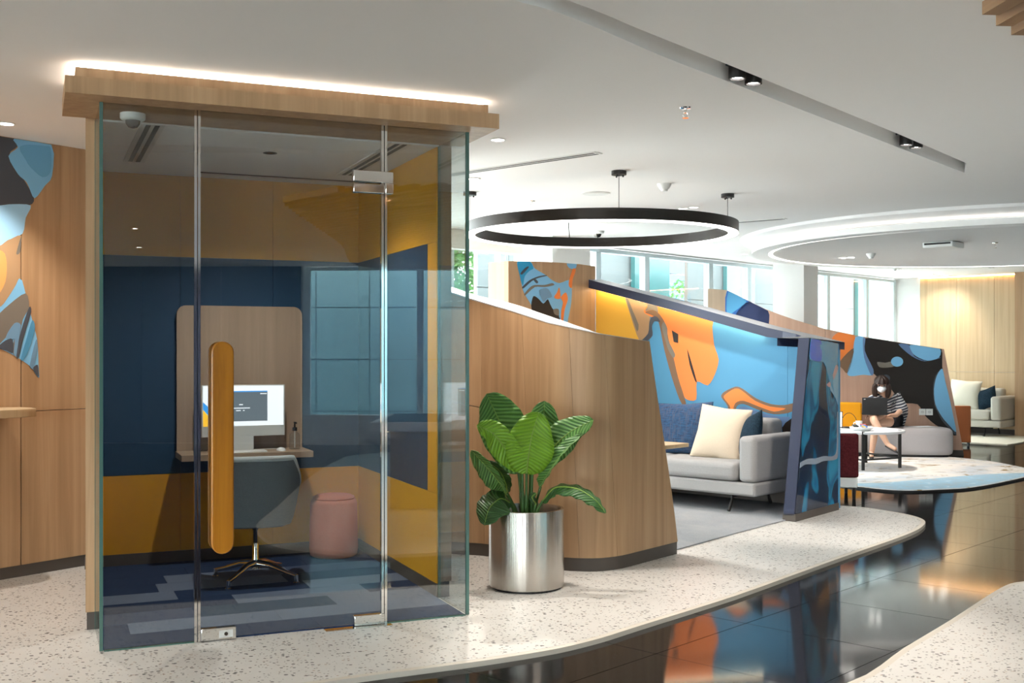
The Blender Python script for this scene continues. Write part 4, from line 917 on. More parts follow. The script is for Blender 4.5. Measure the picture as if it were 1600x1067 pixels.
# yellow seat, left of the woman
ya = thing('yellow_armchair', 'yellow upholstered lounge seat behind the coffee table', 'armchair', (4.28, 14.95, RZ), R_(-10))
MB().bx(-.30, .20, -.24, .295, .06, .38).build('seat', 'yellow_fabric', ya, bevel=.03, seg=3); MB().bx(-.30, .44, .30, .385, .05, .70).build('backrest', 'yellow_fabric', ya, bevel=.03, seg=3)
for x in (-.25, .15):
    for y in (-.2, .22): MB().lathe([(.014, 0.0005), (.018, .06)], (x, y, 0), 10).build('leg', 'black_metal', ya)
# coffee table
ct = thing('coffee_table', 'round white coffee table with dark metal legs on the rug', 'table', (4.25, 13.55, RZ), R_(0))
MB().lathe([(0, .418), (.49, .418), (.5, .424), (.5, .446), (.494, .45), (0, .45)], n=56).build('table_top', 'table_white', ct, smooth=40)
legs = [(-.13, -.465), (.40, -.18 - .0), (.19, .44), (-.42, .2)]
for x, y in legs: MB().bx(x - .016, x + .016, y - .016, y + .016, 0.0005, .4535 if (x, y) in legs[:2] else .417).build('leg', 'black_metal', ct)
for (x0, y0), (x1, y1) in ((legs[0], legs[1]), (legs[2], legs[3]), (legs[0], legs[3]), (legs[1], legs[2])): MB().tube([(x0, y0, .12), (x1, y1, .12)], .011, 8).build('rail', 'black_metal', ct)
TZ = RZ + .451
tr = thing('serving_dish', 'oval white dish filled with snack packets on the coffee table', 'dish', (4.17, 13.30, TZ))
MB().lathe([(0, .001), (.09, .001), (.135, .03), (.14, .045), (.132, .045), (.125, .032), (.08, .012), (0, .01)], n=36).build('dish_body', 'white_plastic', tr, smooth=50)
random.seed(4)
for i in range(5):
    a = i * 2.4; r = .085 * math.sqrt((i + .5) / 5)
    M_ = Matrix.Translation((4.17 + r * math.cos(a), 13.30 + r * math.sin(a), TZ + .05 + random.random() * .012)) @ Matrix.Rotation(random.random() * 3, 4, 'Z') @ Matrix.Rotation(R_(25), 4, 'X')
    o = MB().box((0, 0, 0), (.08, .05, .014)).build('snack_packet', ('packet_blue', 'white_plastic', 'packet_gold', 'packet_red', 'dark_chrome')[i % 5], bevel=.003); o.matrix_world = M_
    tag(o, ['small blue', 'small white', 'small gold', 'small red', 'small dark'][i % 5] + ' snack packet lying in the white dish on the coffee table', 'packet', 'snack packets in the dish')
cu = thing('cup', 'white cup standing behind the serving dish on the coffee table', 'cup', (4.22, 13.56, TZ))
MB().lathe([(0, .001), (.03, .001), (.036, .012), (.04, .10), (.036, .10), (.03, .015), (0, .012)], n=24).build('cup_body', 'white_plastic', cu, smooth=50)
MB().tube([(-.037, 0, .085), (-.06, 0, .08), (-.066, 0, .055), (-.055, 0, .035), (-.034, 0, .03)], .005, 8).build('handle', 'white_plastic', cu, smooth=60)
bs = thing('wire_basket', 'thin dark wire handle arching over the tea tray on the coffee table', 'basket', (4.16, 13.76, TZ))
MB().tube([(4.16 + .17 * math.cos(a) * .62, 13.76, TZ + .005 + .18 * math.sin(a)) for a in [math.pi * i / 14 for i in range(15)]], .004, 6).build('wire_handle', 'black_metal', bs, True); MB().lathe([(.04, .001), (.108, .002), (.108, .012), (.04, .008)], n=24, cap=False).build('wire_ring', 'black_metal', bs)
lp = thing('laptop', 'open silver laptop on the left of the coffee table half behind the blue fin', 'laptop', (3.845, 13.50, TZ), R_(-18))
MB().bx(-.15, .15, -.10, .10, 0.0005, .014).build('laptop_base', 'aluminium', lp, bevel=.004)
sc_ = MB().box((0, 0, .105), (.30, .008, .21), Matrix.Translation((0, .10, .01)) @ Matrix.Rotation(R_(-16), 4, 'X')).build('laptop_lid', 'black_plastic', lp)
MB().box((0, -.0045, .108), (.28, .001, .185), Matrix.Translation((0, .10, .01)) @ Matrix.Rotation(R_(-16), 4, 'X')).build('laptop_screen', 'screen_white', sc_)
# maroon chair, half behind the fin
mc = thing('maroon_chair', 'maroon tweed lounge chair seen from behind beside the blue fin', 'chair', (3.08, 10.98, LOW), R_(-8))
MB().bx(-.28, .28, -.28, -.20, .21, .63).build('backrest', 'maroon', mc, bevel=.02, seg=3); MB().bx(-.28, .28, -.195, .28, .21, .42).build('seat', 'maroon', mc, bevel=.03, seg=3)
MB().bx(-.27, .27, -.27, .27, .11, .208).build('seat_base', 'white_plastic', mc, bevel=.01)
for x in (-.24, .24):
    for y in (-.24, .24): MB().lathe([(.016, 0.0005), (.02, .11)], (x, y, 0), 10).build('leg', 'black_metal', mc)
# far sofa group by the oak wall
r2 = abq(-8.6, -6.0, 17.4, 19.4); tag(MB().slab([tuple(q) for q in r2], LOW, -.012).build('pale_rug', 'cushion_white'), 'pale rectangular rug under the far beige sofa', 'rug')
make_sofa('beige fabric sofa against the far oak wall', 'sofa_beige', (*ab(-6.57, 18.72), -.012), 2.0)
def onsofa2(x, y, z): q = AX * (-6.57 + x) + BX * (18.72 + y); return (q.x, q.y, z)
pillow('cushion', 'large ivory cushion on the far beige sofa', 'cushion_white', onsofa2(-.72, .36, .66), (R_(-18), R_(3), ang), .52, .5, .18)
pillow('cushion', 'dark cushion beside the armrest of the far beige sofa', 'cushion_dark', onsofa2(-.34, .34, .60), (R_(-18), R_(-20), ang + R_(-12)), .36, .36, .14)
oc = thing('orange_chair', 'orange leather chair back just behind the mural partition end', 'chair', (6.72, 16.75, LOW), R_(-20))
MB().bx(-.16, .16, -.03, .03, .05, .60).build('backrest', 'leather_orange', oc, bevel=.012); MB().bx(-.16, .16, .035, .40, .30, .38).build('seat', 'leather_orange', oc, bevel=.02)
for x in (-.13, .13): MB().lathe([(.012, 0.0005), (.014, .30)], (x, .36, 0), 10).build('leg', 'black_metal', oc)
for x in (-.13, .13): MB().lathe([(.012, 0.0005), (.014, .05)], (x, 0, 0), 10).build('leg', 'black_metal', oc)

# ================================================================ SEATED WOMAN
pw = thing('person', 'woman in striped top and white face mask working on a laptop on the ottoman', 'person', (5.0, 14.9, RZ))
V = [(5.07, 15.02, .47), (5.05, 15.0, .58), (5.02, 14.96, .70), (4.98, 14.92, .79), (4.945, 14.87, .855),          # 0-4 pelvis..neck
     (5.14, 14.97, .765), (5.17, 14.84, .60), (5.05, 14.66, .55), (4.94, 14.58, .555),                              # 5-8 right arm (viewer right)
     (4.82, 14.90, .765), (4.74, 14.76, .62), (4.68, 14.62, .565), (4.66, 14.57, .56),                               # 9-12 left arm
     (5.12, 14.96, .455), (4.90, 14.64, .47), (4.72, 14.46, .47), (4.70, 14.49, .25), (4.69, 14.54, .065), (4.65, 14.42, .03),   # 13-18 standing leg
     (5.02, 14.98, .47), (4.82, 14.62, .535), (4.66, 14.40, .525), (4.74, 14.32, .35), (4.81, 14.27, .20), (4.89, 14.17, .14)]   # 19-24 crossed leg
Ed = [(0, 1), (1, 2), (2, 3), (3, 4), (3, 5), (5, 6), (6, 7), (7, 8), (3, 9), (9, 10), (10, 11), (11, 12), (0, 13), (13, 14), (14, 15), (15, 16), (16, 17), (17, 18), (0, 19), (19, 20), (20, 21), (21, 22), (22, 23), (23, 24)]
Rd = [.13, .115, .12, .085, .045, .055, .042, .032, .024, .055, .042, .032, .024, .085, .075, .055, .048, .032, .026, .085, .075, .055, .046, .032, .026]
# fingers: five short chains from each palm
for base_i, fwd, sid in ((8, Vector((-.75, -.6, -.05)).normalized(), Vector((.5, -.6, .3)).normalized()), (12, Vector((.4, -.85, -.05)).normalized(), Vector((.7, .4, .3)).normalized())):
    for k, ln in enumerate((.052, .06, .065, .06, .048)):
        o_ = len(V); p = Vector(V[base_i]); off = sid * (k - 2) * .016
        d0 = fwd if k else (fwd * .5 + sid * -.8).normalized()
        a = p + off * .8 + d0 * .03; b = p + off + d0 * (.03 + ln * .5); c = b + (d0 * .7 + Vector((0, 0, -.7))).normalized() * ln * .5
        V += [tuple(a), tuple(b), tuple(c)]; Ed += [(base_i, o_), (o_, o_ + 1), (o_ + 1, o_ + 2)]; Rd += [.0095, .0085, .007]
def skin_mesh(name, V, Ed, Rd, root=0):
    bm = bmesh.new(); lay = bm.verts.layers.skin.verify(); vs = [bm.verts.new(q) for q in V]
    for i, (q, r) in enumerate(zip(vs, Rd)): q[lay].radius = (r, r) if not isinstance(r, tuple) else r; q[lay].use_root = (i == root)
    for a, b in Ed: bm.edges.new((vs[a], vs[b]))
    me = bpy.data.meshes.new(name); bm.to_mesh(me); bm.free(); return me
def skinned(name, m, V, Ed, Rd, parent, sub=2):
    o = link(name, skin_mesh(name, V, Ed, Rd), m, parent, True); s = o.modifiers.new('skin', 'SKIN'); s.use_smooth_shade = True
    k = o.modifiers.new('sub', 'SUBSURF'); k.levels = sub; k.render_levels = sub; return o
hc = Vector((4.905, 14.80, .955))
V += [tuple(hc + Vector((.02, .02, -.05))), tuple(hc), tuple(hc + Vector((.004, .015, .06)))]; n_ = len(V)
Ed += [(4, n_ - 3), (n_ - 3, n_ - 2), (n_ - 2, n_ - 1)]; Rd += [.05, .082, .066]
body = skinned('body', 'skin', V, Ed, Rd, pw)
fw = Vector((-.25, -.90, -.38)).normalized(); rt = Vector((fw.y, -fw.x, 0)).normalized() * -1; upv = rt.cross(fw).normalized()
if upv.z < 0: upv = -upv
def hp(a, b, c): return tuple(hc + rt * a + fw * b + upv * c)     # right, forward, up on the head
MB().grid(lambda u, v: hp(.016 * (v) * math.cos(u * 6.283), .074 + .022 * v * (1 if False else .3), -.005 - .035 * v + .012 * math.sin(u * 6.283) * v), 10, 4, True).build('nose', 'skin', pw, True, smooth=180)
for s in (-1, 1):
    MB().lathe([(0, .012), (.009, .009), (.012, 0), (.009, -.009), (0, -.012)], hp(.032 * s, .075, .012), 10).build('eye', 'hair', pw, True, smooth=180)
    MB().lathe([(0, .028), (.012, .02), (.014, 0), (.01, -.02), (0, -.028)], hp(.082 * s, .0, -.005), 10).build('ear', 'skin', pw, True, smooth=180)
# mask
def mk(u, v):
    a = (u - .5) * 2; b = (v - .5) * 2; wd = .062 * (1 - .35 * abs(b) ** 1.5); return hp(a * wd, .105 - .055 * a * a - .022 * b * b, -.042 + b * .042)
mb = MB(); mb.grid(mk, 11, 9); mb.build('face_mask', 'mask', pw, True, smooth=180)
for s in (-1, 1): MB().tube([hp(.058 * s, .05, -.03), hp(.082 * s, .0, .01)], .003, 5).build('mask_strap', 'mask', pw, True)
# hair: cap + long sides + fringe
def hr(u, v):
    a = u * 2 * math.pi; el = math.pi / 2 - v * 2.25; face = max(0, math.cos(a)); r = .1 + .008 * math.sin(a * 9)
    if v > .52: el = math.pi / 2 - .52 * 2.25 - (v - .52) * .4
    x, y = math.sin(a) * math.cos(el), math.cos(a) * math.cos(el)
    drop = max(0, v - .52) * .33 if v > .52 else 0
    if face > .55: drop *= 0.0
    return hp(x * r * 1.0, y * r * .98 - .008, math.sin(el) * r * 1.05 + .01 - drop)
mb = MB(); mb.grid(lambda u, v: hr(u, v), 36, 14, True); mb.build('hair', 'hair', pw, True, smooth=180)
for s in (-1, 1):
    skinned('hair_lock', 'hair', [hp(.078 * s, .03, .03), hp(.088 * s, .035, -.04), hp(.086 * s, .035, -.12), hp(.07 * s, .04, -.19)], [(0, 1), (1, 2), (2, 3)], [.034, .04, .04, .02], pw)
# striped loose top
TV = [V[0], V[1], V[2], V[3], V[5], (5.20, 14.88, .64), (5.19, 14.82, .56), V[9], (4.745, 14.79, .65), (4.73, 14.73, .61), (5.13, 14.95, .44)]
skinned('striped_top', 'stripes', TV, [(0, 1), (1, 2), (2, 3), (3, 4), (4, 5), (5, 6), (3, 7), (7, 8), (8, 9), (0, 10)], [.16, .155, .155, .10, .09, .10, .09, .08, .075, .055, .14], pw)
skinned('shorts', 'shorts', [V[0], V[13], (4.98, 14.74, .465), V[19], (4.91, 14.74, .515)], [(0, 1), (1, 2), (0, 3), (3, 4)], [.14, .105, .095, .105, .095], pw)
for i, (a, b) in enumerate(((V[17], V[18]), (V[23], V[24]))):
    a, b = Vector(a), Vector(b); d = (b - a).normalized()
    sh_ = skinned('sandal', 'black_plastic', [tuple(a - d * .045 + Vector((0, 0, -.035))), tuple((a + b) / 2 + Vector((0, 0, -.032 if i else -.022))), tuple(b + d * .05 + Vector((0, 0, -.024 if i else -.015)))], [(0, 1), (1, 2)], [(.02, .012), (.034, .012), (.03, .012)], pw, 1)
pl_ = thing('black_laptop', 'black laptop open on the lap of the seated woman', 'laptop', (4.71, 14.49, .572), R_(-16))
MB().bx(-.155, .155, -.11, .11, 0, .016).build('laptop_base', 'black_plastic', pl_, bevel=.003)
M_ = Matrix.Translation((0, -.11, .012)) @ Matrix.Rotation(R_(10), 4, 'X')
ld = MB().box((0, 0, .108), (.31, .008, .215), M_).build('laptop_lid', 'black_plastic', pl_, bevel=.002); MB().box((0, .0046, .11), (.29, .001, .19), M_).build('laptop_screen', 'screen_white', ld)
MB().box((-.125, -.0046, .195), (.022, .001, .008), M_ ).build('lid_badge', 'aluminium', ld)

# ================================================================ PLANT
PX, PY = .085, 6.62
po = thing('planter', 'tall cylindrical brushed steel planter on the terrazzo', 'planter', (PX, PY, 0))
MB().lathe([(0, .012), (.215, .012), (.222, .016), (.224, .022), (.224, .462), (.222, .468), (.205, .468), (.203, .462), (.203, .40)], n=72, cap=False).build('pot', 'steel_brush', po, smooth=40)
MB().lathe([(0, 0), (.205, 0), (.205, .012), (0, .012)], n=40).build('foot_ring', 'black_plastic', po); MB().lathe([(0, .41), (.2025, .405)], n=30).build('soil', 'soil', po)
lv = thing('potted_plant', 'broad leaved green plant growing in the steel planter', 'plant', (PX, PY, .40))
def pp_(cx_, cy_, dY): u, v = 730 + cx_ * .21556, 600 + cy_ * .21556; return Vector(atY(u, v, PY + dY))
def leaf(mid, wid, face, m='leaf', fold=.25, curl=0.0, stem=None, ns=22, nw=9):
    P = smooth_poly([tuple(q) for q in mid], 8, False); P = [Vector(q) for q in P]; n = len(P); vs = []; uv = []; fs = []; nw_ = nw
    face = Vector(face).normalized()
    for i, q in enumerate(P):
        t = i / (n - 1); tg = (P[min(i + 1, n - 1)] - P[max(i - 1, 0)]).normalized(); sd = tg.cross(face).normalized(); nn = sd.cross(tg).normalized()
        w_ = wid * (math.sin(math.pi * min(1, (t * .97 + .03)) ** .95) ** .62)
        if t > .97: w_ *= .35
        for j in range(nw_):
            a = (j / (nw_ - 1) - .5) * 2; off = nn * (abs(a) * fold * w_ + curl * a * w_) + nn * (.006 * math.sin(t * 38 + abs(a) * 3) * abs(a))
            vs.append(q + sd * a * w_ * (1 - .12 * abs(fold)) + off); uv.append((t * 10 + abs(a) * 1.3, a, 0))
    for i in range(n - 1):
        for j in range(nw_ - 1): fs.append((i * nw_ + j, (i + 1) * nw_ + j, (i + 1) * nw_ + j + 1, i * nw_ + j + 1))
    mb = MB(); mb.add(vs, fs); me = bpy.data.meshes.new('leaf'); me.from_pydata([tuple(q) for q in vs], [], fs); me.shade_smooth()
    at = me.attributes.new('leafuv', 'FLOAT_VECTOR', 'POINT')
    for i, q in enumerate(uv): at.data[i].vector = q
    o = link('leaf', me, m, lv, True); sl = o.modifiers.new('solid', 'SOLIDIFY'); sl.thickness = .0018
    MB().tube([q + (Vector((0, -.003, 0)) if face.y < 0 else Vector((0, 0, 0))) for q in P], [.0055 * (1 - .8 * i / (n - 1)) for i in range(n)], 6).build('midrib', 'leaf_rib', o)
    if stem is not None:
        MB().tube(smooth_poly([tuple(stem), tuple((Vector(stem) + P[0]) / 2 + Vector((0, 0, .01))), tuple(P[0] + (P[1] - P[0]) * .4)], 5, False), [.012] * 5 + [.008] * 6, 8).build('stem', 'leaf_stem', lv, True, smooth=180)
S0 = Vector((PX, PY, .41))
def st_(dx, dy=0): return S0 + Vector((dx, dy, 0))
leaf([pp_(390, 640, .03), pp_(300, 430, .07), pp_(215, 230, .09), pp_(140, 70, .05)], .155, (.25, -1, .25), 'leaf', .18, stem=st_(-.01, .02))
leaf([pp_(400, 620, -.03), pp_(300, 500, -.07), pp_(190, 360, -.11), pp_(70, 300, -.13)], .085, (-.35, -.8, .55), 'leaf_bright', .3, .15, stem=st_(-.02, -.03))
leaf([pp_(430, 650, -.04), pp_(445, 520, -.07), pp_(470, 370, -.08), pp_(520, 205, -.05)], .145, (.05, -1, .1), 'leaf_bright', .16, stem=st_(0, -.03))
leaf([pp_(455, 640, .04), pp_(520, 470, .09), pp_(550, 300, .12), pp_(560, 122, .10)], .125, (-.1, -1, .2), 'leaf', .2, stem=st_(.02, .04))
leaf([pp_(470, 620, .0), pp_(600, 480, .03), pp_(740, 350, .04), pp_(915, 260, .02)], .105, (.25, -.8, .55), 'leaf', .2, .1, stem=st_(.03, .01))
leaf([pp_(530, 745, -.02), pp_(580, 660, -.05), pp_(690, 500, -.06), pp_(840, 360, -.04)], .055, (-.55, -.6, .6), 'leaf', .6, stem=st_(.04, -.02))
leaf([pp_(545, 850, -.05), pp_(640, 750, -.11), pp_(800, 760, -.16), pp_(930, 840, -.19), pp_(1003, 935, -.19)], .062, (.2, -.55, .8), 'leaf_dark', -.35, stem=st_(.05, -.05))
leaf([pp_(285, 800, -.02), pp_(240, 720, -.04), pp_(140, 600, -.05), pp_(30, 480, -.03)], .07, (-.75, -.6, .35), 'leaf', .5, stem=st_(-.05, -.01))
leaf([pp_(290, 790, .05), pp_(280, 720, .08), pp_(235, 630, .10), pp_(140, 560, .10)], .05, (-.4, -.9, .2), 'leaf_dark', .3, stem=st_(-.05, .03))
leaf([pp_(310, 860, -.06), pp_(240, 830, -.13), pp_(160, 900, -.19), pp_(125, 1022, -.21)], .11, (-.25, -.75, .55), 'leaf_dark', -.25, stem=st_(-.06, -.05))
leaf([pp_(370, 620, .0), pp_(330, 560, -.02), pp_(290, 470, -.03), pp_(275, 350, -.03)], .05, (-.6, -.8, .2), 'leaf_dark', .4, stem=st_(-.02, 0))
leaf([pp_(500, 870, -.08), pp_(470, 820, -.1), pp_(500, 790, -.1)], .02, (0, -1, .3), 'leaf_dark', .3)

# ================================================================ CEILING FITTINGS
# pendant ring
RC = Vector((.73, 9.2)); RZ0, RZ1 = 2.35, 2.438; Ro, Ri = 1.12, 1.035
pr = thing('pendant_ring_lamp', 'large dark ring pendant lamp with glowing underside hung from the ceiling', 'lamp', (RC.x, RC.y, RZ0))
MB().lathe([(Ri, 0.004), (Ro, .004), (Ro, .088), (Ri, .088), (Ri, .004)], n=128, cap=False).build('ring_body', 'bronze_black', pr, smooth=40)
MB().lathe([(Ri + .004, .0039), (Ri + .004, -.003), (Ro - .004, -.003), (Ro - .004, .0039)], n=128, cap=False).build('diffuser', 'led_ring', pr, smooth=40)
for u, v in ((968, 266), (1137, 303), (733, 300)):
    x, y = cl(u, v); d = (Vector((x, y)) - RC).normalized() * (Ro + Ri) / 2 + RC
    cpn = MB().lathe([(0, 0), (.055, 0), (.055, -.03), (.0, -.03)], (d.x - RC.x, d.y - RC.y, CEIL - RZ0), 20).build('ceiling_rose', 'black_metal', pr, smooth=40)
    MB().tube([(d.x - RC.x, d.y - RC.y, CEIL - RZ0 - .03), (d.x - RC.x, d.y - RC.y, .088)], .003, 6).build('cable', 'dark_chrome', pr)
    for k in range(3): MB().lathe([(0, -.03), (.006, -.03), (.006, -.045), (0, -.045)], (d.x - RC.x + .03 * math.cos(k * 2.1), d.y - RC.y + .03 * math.sin(k * 2.1), CEIL - RZ0), 8).build('cable_grip', 'black_metal', cpn)
d = RC + Vector((-.2, 1.06)); MB().tube([(-.2, 1.055, CEIL - RZ0), (-.21, 1.055, .2), (-.2, 1.055, .088)], .004, 6).build('cable', 'black_metal', pr)
# dropped oval ceiling feature
OC = Vector((5.62, 12.62)); oR = 2.98
ov = thing('oval_ceiling_drop', 'large round white dropped ceiling feature with recessed light lines at the right', 'ceiling feature', (OC.x, OC.y, CEIL))
MB().lathe([(oR, -.0005), (oR - .02, -.03), (oR - .28, -.10), (oR - .30, -.10), (oR - .30, -.0005)], n=120, cap=False).build('cove', 'ceiling_paint', ov, smooth=40)
MB().lathe([(oR - .295, -.101), (oR - .14, -.112), (oR - .14, -.17), (oR - .33, -.17), (oR - .33, -.101)], n=120, cap=False).build('lip', 'ceiling_paint', ov, smooth=40)
MB().lathe([(oR - .24, -.0995), (oR - .16, -.1005 - .011), (oR - .16, -.108), (oR - .24, -.098)], n=120, cap=False).build('light_strip', 'led_cove', ov)
MB().lathe([(oR - .335, -.160), (oR - .375, -.160), (oR - .375, -.1555), (oR - .335, -.1555)], n=120, cap=False).build('light_line', 'led_ring', ov)
MB().lathe([(0, -.150), (oR - .38, -.150), (oR - .38, -.165), (oR - .45, -.165), (oR - .46, -.158), (0, -.158)], n=120).build('soffit_disc', 'ceiling_paint', ov, smooth=40)
MB().lathe([(oR - .34, -.154), (oR - .42, -.154), (oR - .42, -.102), (oR - .34, -.102)], n=120, cap=False).build('groove', 'ceiling_paint', ov, smooth=40)
# twin spotlights in the slot
for i, (u, v, u2, v2, lab) in enumerate(((1152, 123, 1177, 131, 'nearer'), (1416, 226.5, 1431.5, 231, 'farther'))):
    t = thing('twin_spotlight', 'pair of black cylinder spotlights in the ceiling slot, the %s pair' % lab, 'spotlight', (*cl(u, v), CEIL))
    MB().box(((cl(u, v)[0] + cl(u2, v2)[0]) / 2, (cl(u, v)[1] + cl(u2, v2)[1]) / 2, CEIL + .10), (.2, .05, .055)).build('mount', 'black_metal', t, True)
    for a, b in ((u, v), (u2, v2)):
        x, y = cl(a, b); cy_ = MB().lathe([(0, .10), (.042, .10), (.042, -.002), (.034, -.002), (.032, .012), (0, .014)], (x, y, CEIL), 24).build('lamp_housing', 'black_metal', t, True, smooth=40)
        MB().lathe([(0, .008), (.031, .008), (.031, .0135), (0, .0138)], (x, y, CEIL), 20).build('lamp_face', 'lamp_disc', cy_)
        spot(t, (x, y, CEIL - .01), 70, aim=(-.05, .05, -1) if i == 0 else (.1, .95, -1), size=66, blend=.5)
# recessed downlights
n_dl = 0
def downlight(u, v, label, power, xy=None, size=95, aim=(0, 0, -1), z=CEIL, lens='lamp_disc', col=(1, .93, .845)):
    x, y = xy if xy else cl(u, v, z)
    t = thing('downlight', label, 'downlight', (x, y, z), group='recessed ceiling downlights')
    MB().lathe([(.050, -.0005), (.055, -.004), (.040, -.005), (.038, -.0005)], n=24, cap=False).build('trim_ring', 'white_plastic', t, smooth=40)
    MB().lathe([(0, -.002), (.038, -.002), (.038, -.0012), (0, -.0012)], n=20).build('lamp_face', lens, t)
    if power: spot(t, (x, y, z - .012), power, aim, size, .6, col)
    return t
downlight(10, 193, 'recessed downlight at the left end of the ceiling beside the booth', 60)
downlight(778, 218, 'recessed downlight right of the booth canopy corner', 85, size=85)
downlight(740, 279, 'recessed downlight left of the pendant ring', 190, size=70, aim=(.2, -.7, -1))
downlight(1067, 325.5, 'left one of the downlight pair above the pendant ring', 45); downlight(1084, 323.5, 'right one of the downlight pair above the pendant ring', 45)
downlight(1163, 397, 'recessed downlight left of the round ceiling feature', 40)
downlight(1318, 403, 'left downlight of the pair on the round ceiling feature', 75, z=CEIL - .16); downlight(1330, 402.5, 'right downlight of the pair on the round ceiling feature', 75, z=CEIL - .16)
downlight(1362, 416.5, 'left downlight of the pair just beyond the round ceiling feature', 60); downlight(1373, 416, 'right downlight of the pair just beyond the round ceiling feature', 60)
downlight(1455, 429, 'left downlight of the pair before the far oak wall', 22, aim=(.3, .5, -1)); downlight(1471, 428.5, 'right downlight of the pair before the far oak wall', 22, aim=(.3, .6, -1))
downlight(968, 371, 'recessed downlight seen inside the pendant ring, left one', 40); downlight(980, 370.5, 'recessed downlight seen inside the pendant ring, right one', 40)
k, z = PE.sz(1490, 436); x, y = PE.w(k, CEIL, .35).xy; downlight(0, 0, 'wall washing downlight by the far oak wall', 26, xy=(x, y), size=70, aim=(.10, .16, -1), col=(1, .72, .42))
# unseen downlights, added to brighten the room
i = 0
for x, y in ((-3.4, 4.6), (-1.4, 3.0), (-4.2, 2.0), (-1.0, 0.2), (1.5, -1.0), (-2.0, -4.0), (-5.0, -2.0), (3.6, 7.0), (5.2, 8.6), (4.2, 2.6), (1.7, 2.9), (2.6, 4.2), (3.2, 1.2), (6.5, 5.0), (7.2, 9.8), (5.8, -.6), (8.6, 12.5), (2.6, -3.0), (9.2, 7.2)):
    i += 1; downlight(0, 0, 'unseen ceiling downlight added to brighten the room', 62, xy=(x, y), size=120)
# sprinklers, detectors, access disc, linear diffusers
def sprinkler(u, v, label, z=CEIL, s=1.0):
    x, y = cl(u, v, z); t = thing('sprinkler', label, 'sprinkler', (x, y, z))
    MB().lathe([(0, 0), (.032 * s, 0), (.03 * s, -.006), (.012, -.008), (0, -.008)], n=20).build('escutcheon', 'chrome', t, smooth=40)
    MB().tube([(0, 0, -.008), (0, 0, -.03)], .008, 8).build('body', 'chrome', t)
    for q in (-1, 1): MB().tube([(q * .008, 0, -.026), (q * .014, 0, -.04), (q * .006, 0, -.054)], .0025, 6).build('frame_arm', 'chrome', t)
    MB().lathe([(0, -.054), (.018, -.054), (.018, -.057), (0, -.057)], n=14).build('deflector', 'chrome', t)
sprinkler(1071, 168, 'chrome sprinkler head on the ceiling between pendant ring and light slot'); sprinkler(831, 314, 'small sprinkler head on the ceiling above the pendant ring')
sprinkler(1555, 379, 'small sprinkler head on the round ceiling feature', CEIL - .16); sprinkler(1405, 420, 'small sprinkler head before the far oak wall')
def detector(u, v, label, z=CEIL, r=.055):
    x, y = cl(u, v, z); t = thing('smoke_detector', label, 'detector', (x, y, z))
    b = MB().lathe([(0, 0), (r, 0), (r, -.012), (r * .8, -.03), (r * .62, -.045), (0, -.045)], n=28).build('detector_base', 'white_plastic', t, smooth=40)
    MB().lathe([(r * .5, -.045), (r * .45, -.06), (0, -.062)], n=20).build('sensor', 'aluminium', b, smooth=40)
detector(1038, 287, 'white smoke detector on the ceiling right of the pendant cable'); detector(1398, 417, 'white smoke detector before the far oak wall'); detector(1361, 396, 'small dome detector on the round ceiling feature', CEIL - .16)
dc2 = thing('dome_camera', 'white dome camera on the ceiling seen inside the pendant ring', 'camera', (*cl(934, 361), CEIL)); dome(dc2, 0, 0, 0, .07)
ad = thing('access_hatch', 'round white ceiling speaker left of the smoke detector', 'hatch', (*cl(931, 302), CEIL)); MB().lathe([(0, -.006), (.10, -.006), (.118, -.004), (.12, -.0005), (0, -.0005)], n=36).build('grille', 'white_plastic', ad, smooth=40); MB().lathe([(.098, -.0062), (.1, -.0075), (.104, -.0062)], n=36, cap=False).build('rim', 'aluminium', ad)
ac_ = thing('ceiling_cassette', 'square white air unit grille on the round ceiling feature', 'vent', (*cl(1474, 379, CEIL - .16), CEIL - .16), ang); MB().bx(-.16, .16, -.16, .16, -.06, -.0005).build('grille', 'white_plastic', ac_, bevel=.01); MB().bx(-.14, .14, -.1615, -.1602, -.03, -.012).build('slit', 'black_plastic', ac_)
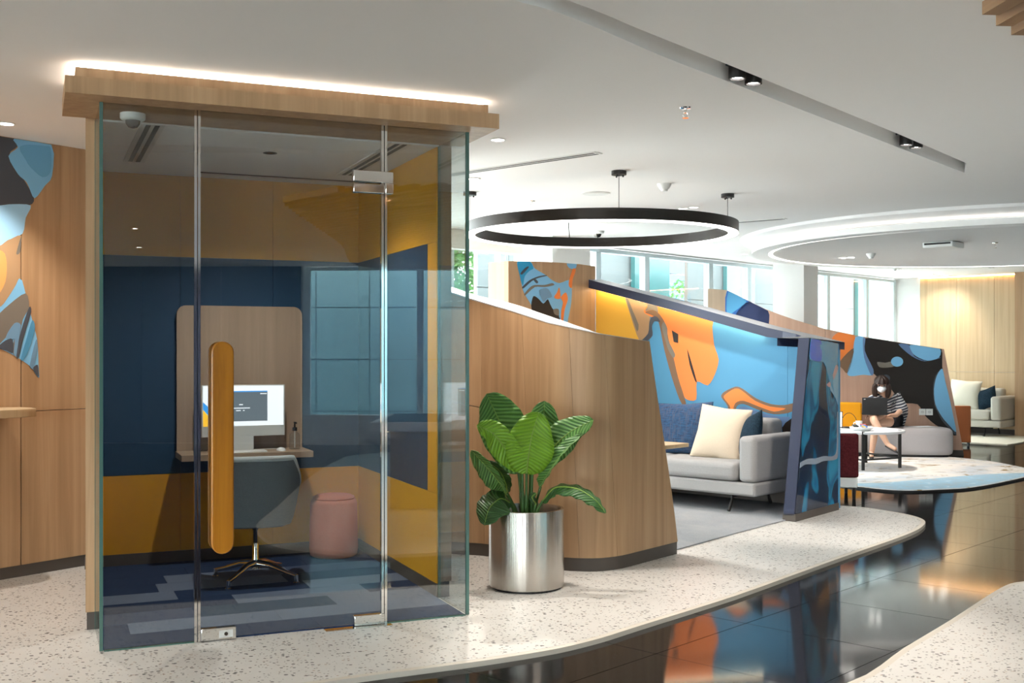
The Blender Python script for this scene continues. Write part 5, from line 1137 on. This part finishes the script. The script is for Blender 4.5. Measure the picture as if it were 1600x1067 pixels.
def diffuser(p, q, label, w_=.09):
    p, q = Vector(cl(*p)), Vector(cl(*q)); d = q - p; t = thing('linear_diffuser', label, 'vent', (p.x, p.y, CEIL), math.atan2(d.y, d.x)); L_ = d.length
    MB().bx(0, L_, -w_ / 2, w_ / 2, -.006, -.0005).build('frame', 'white_plastic', t)
    for y in (-.022, .022): MB().bx(.02, L_ - .02, y - .011, y + .011, -.0072, -.0062).build('slot', 'black_plastic', t)
diffuser((640, 282), (935, 238), 'long linear air diffuser on the ceiling right of the booth'); diffuser((1150, 347), (1228, 341), 'short linear air diffuser right of the pendant ring', .07); diffuser((1517, 414), (1552, 418), 'small linear air diffuser before the far oak wall', .08)
# slatted ceiling island (mostly behind the camera, mirrored in the booth)
reg = smooth_poly([(1.30, 2.07), (1.12, 2.6), (1.16, 3.14), (1.5, 3.62), (1.78, 4.16), (2.06, 4.49), (2.8, 5.3), (4.2, 6.0), (6.5, 5.2), (8.5, 2.5), (8.6, -.5), (7.6, -2.6), (6.13, -2.98), (3.9, -.5)], 4)
slt = thing('slatted_ceiling_panel', 'wooden slatted ceiling island at the upper right corner', 'ceiling feature', (3.5, 2.5, CEIL - .05))
sd = Vector((.08, -1)).normalized(); sn = Vector((1, .08)).normalized()
k = 1.0
while k < 9:
    hits = []
    for a, b in zip(reg, reg[1:] + reg[:1]):
        da, db = Vector(a).dot(sn) - k, Vector(b).dot(sn) - k
        if da * db < 0: t_ = da / (da - db); hits.append((Vector(a) + (Vector(b) - Vector(a)) * t_).dot(sd))
    hits.sort()
    for h0, h1 in zip(hits[::2], hits[1::2]):
        q = [sn * (k - .034) + sd * h0, sn * (k + .034) + sd * h0, sn * (k + .034) + sd * h1, sn * (k - .034) + sd * h1]
        MB().slab([tuple(x) for x in q], CEIL - .05, CEIL - .0005).build('slat', 'slat_wood', slt, True)
    k += .125
# counter on the second terrazzo island, mirrored in the booth glass
ctb = thing('counter_table', 'white edged counter on the terrazzo island, seen mirrored in the booth glass', 'counter', (2.35, 2.55, 0), ang)
MB().bx(-.45, .9, -.35, .35, .70, .78).build('counter_top', 'table_white', ctb, bevel=.005); MB().bx(-.38, .83, -.28, .28, .781, .785).build('counter_inlay', 'navy', ctb)
MB().bx(-.2, .7, -.2, .2, .0005, .699).build('counter_base', 'oak_pale', ctb); MB().bx(-.22, .72, -.23, -.215, .68, .695).build('light_strip', 'led_alcove', ctb)
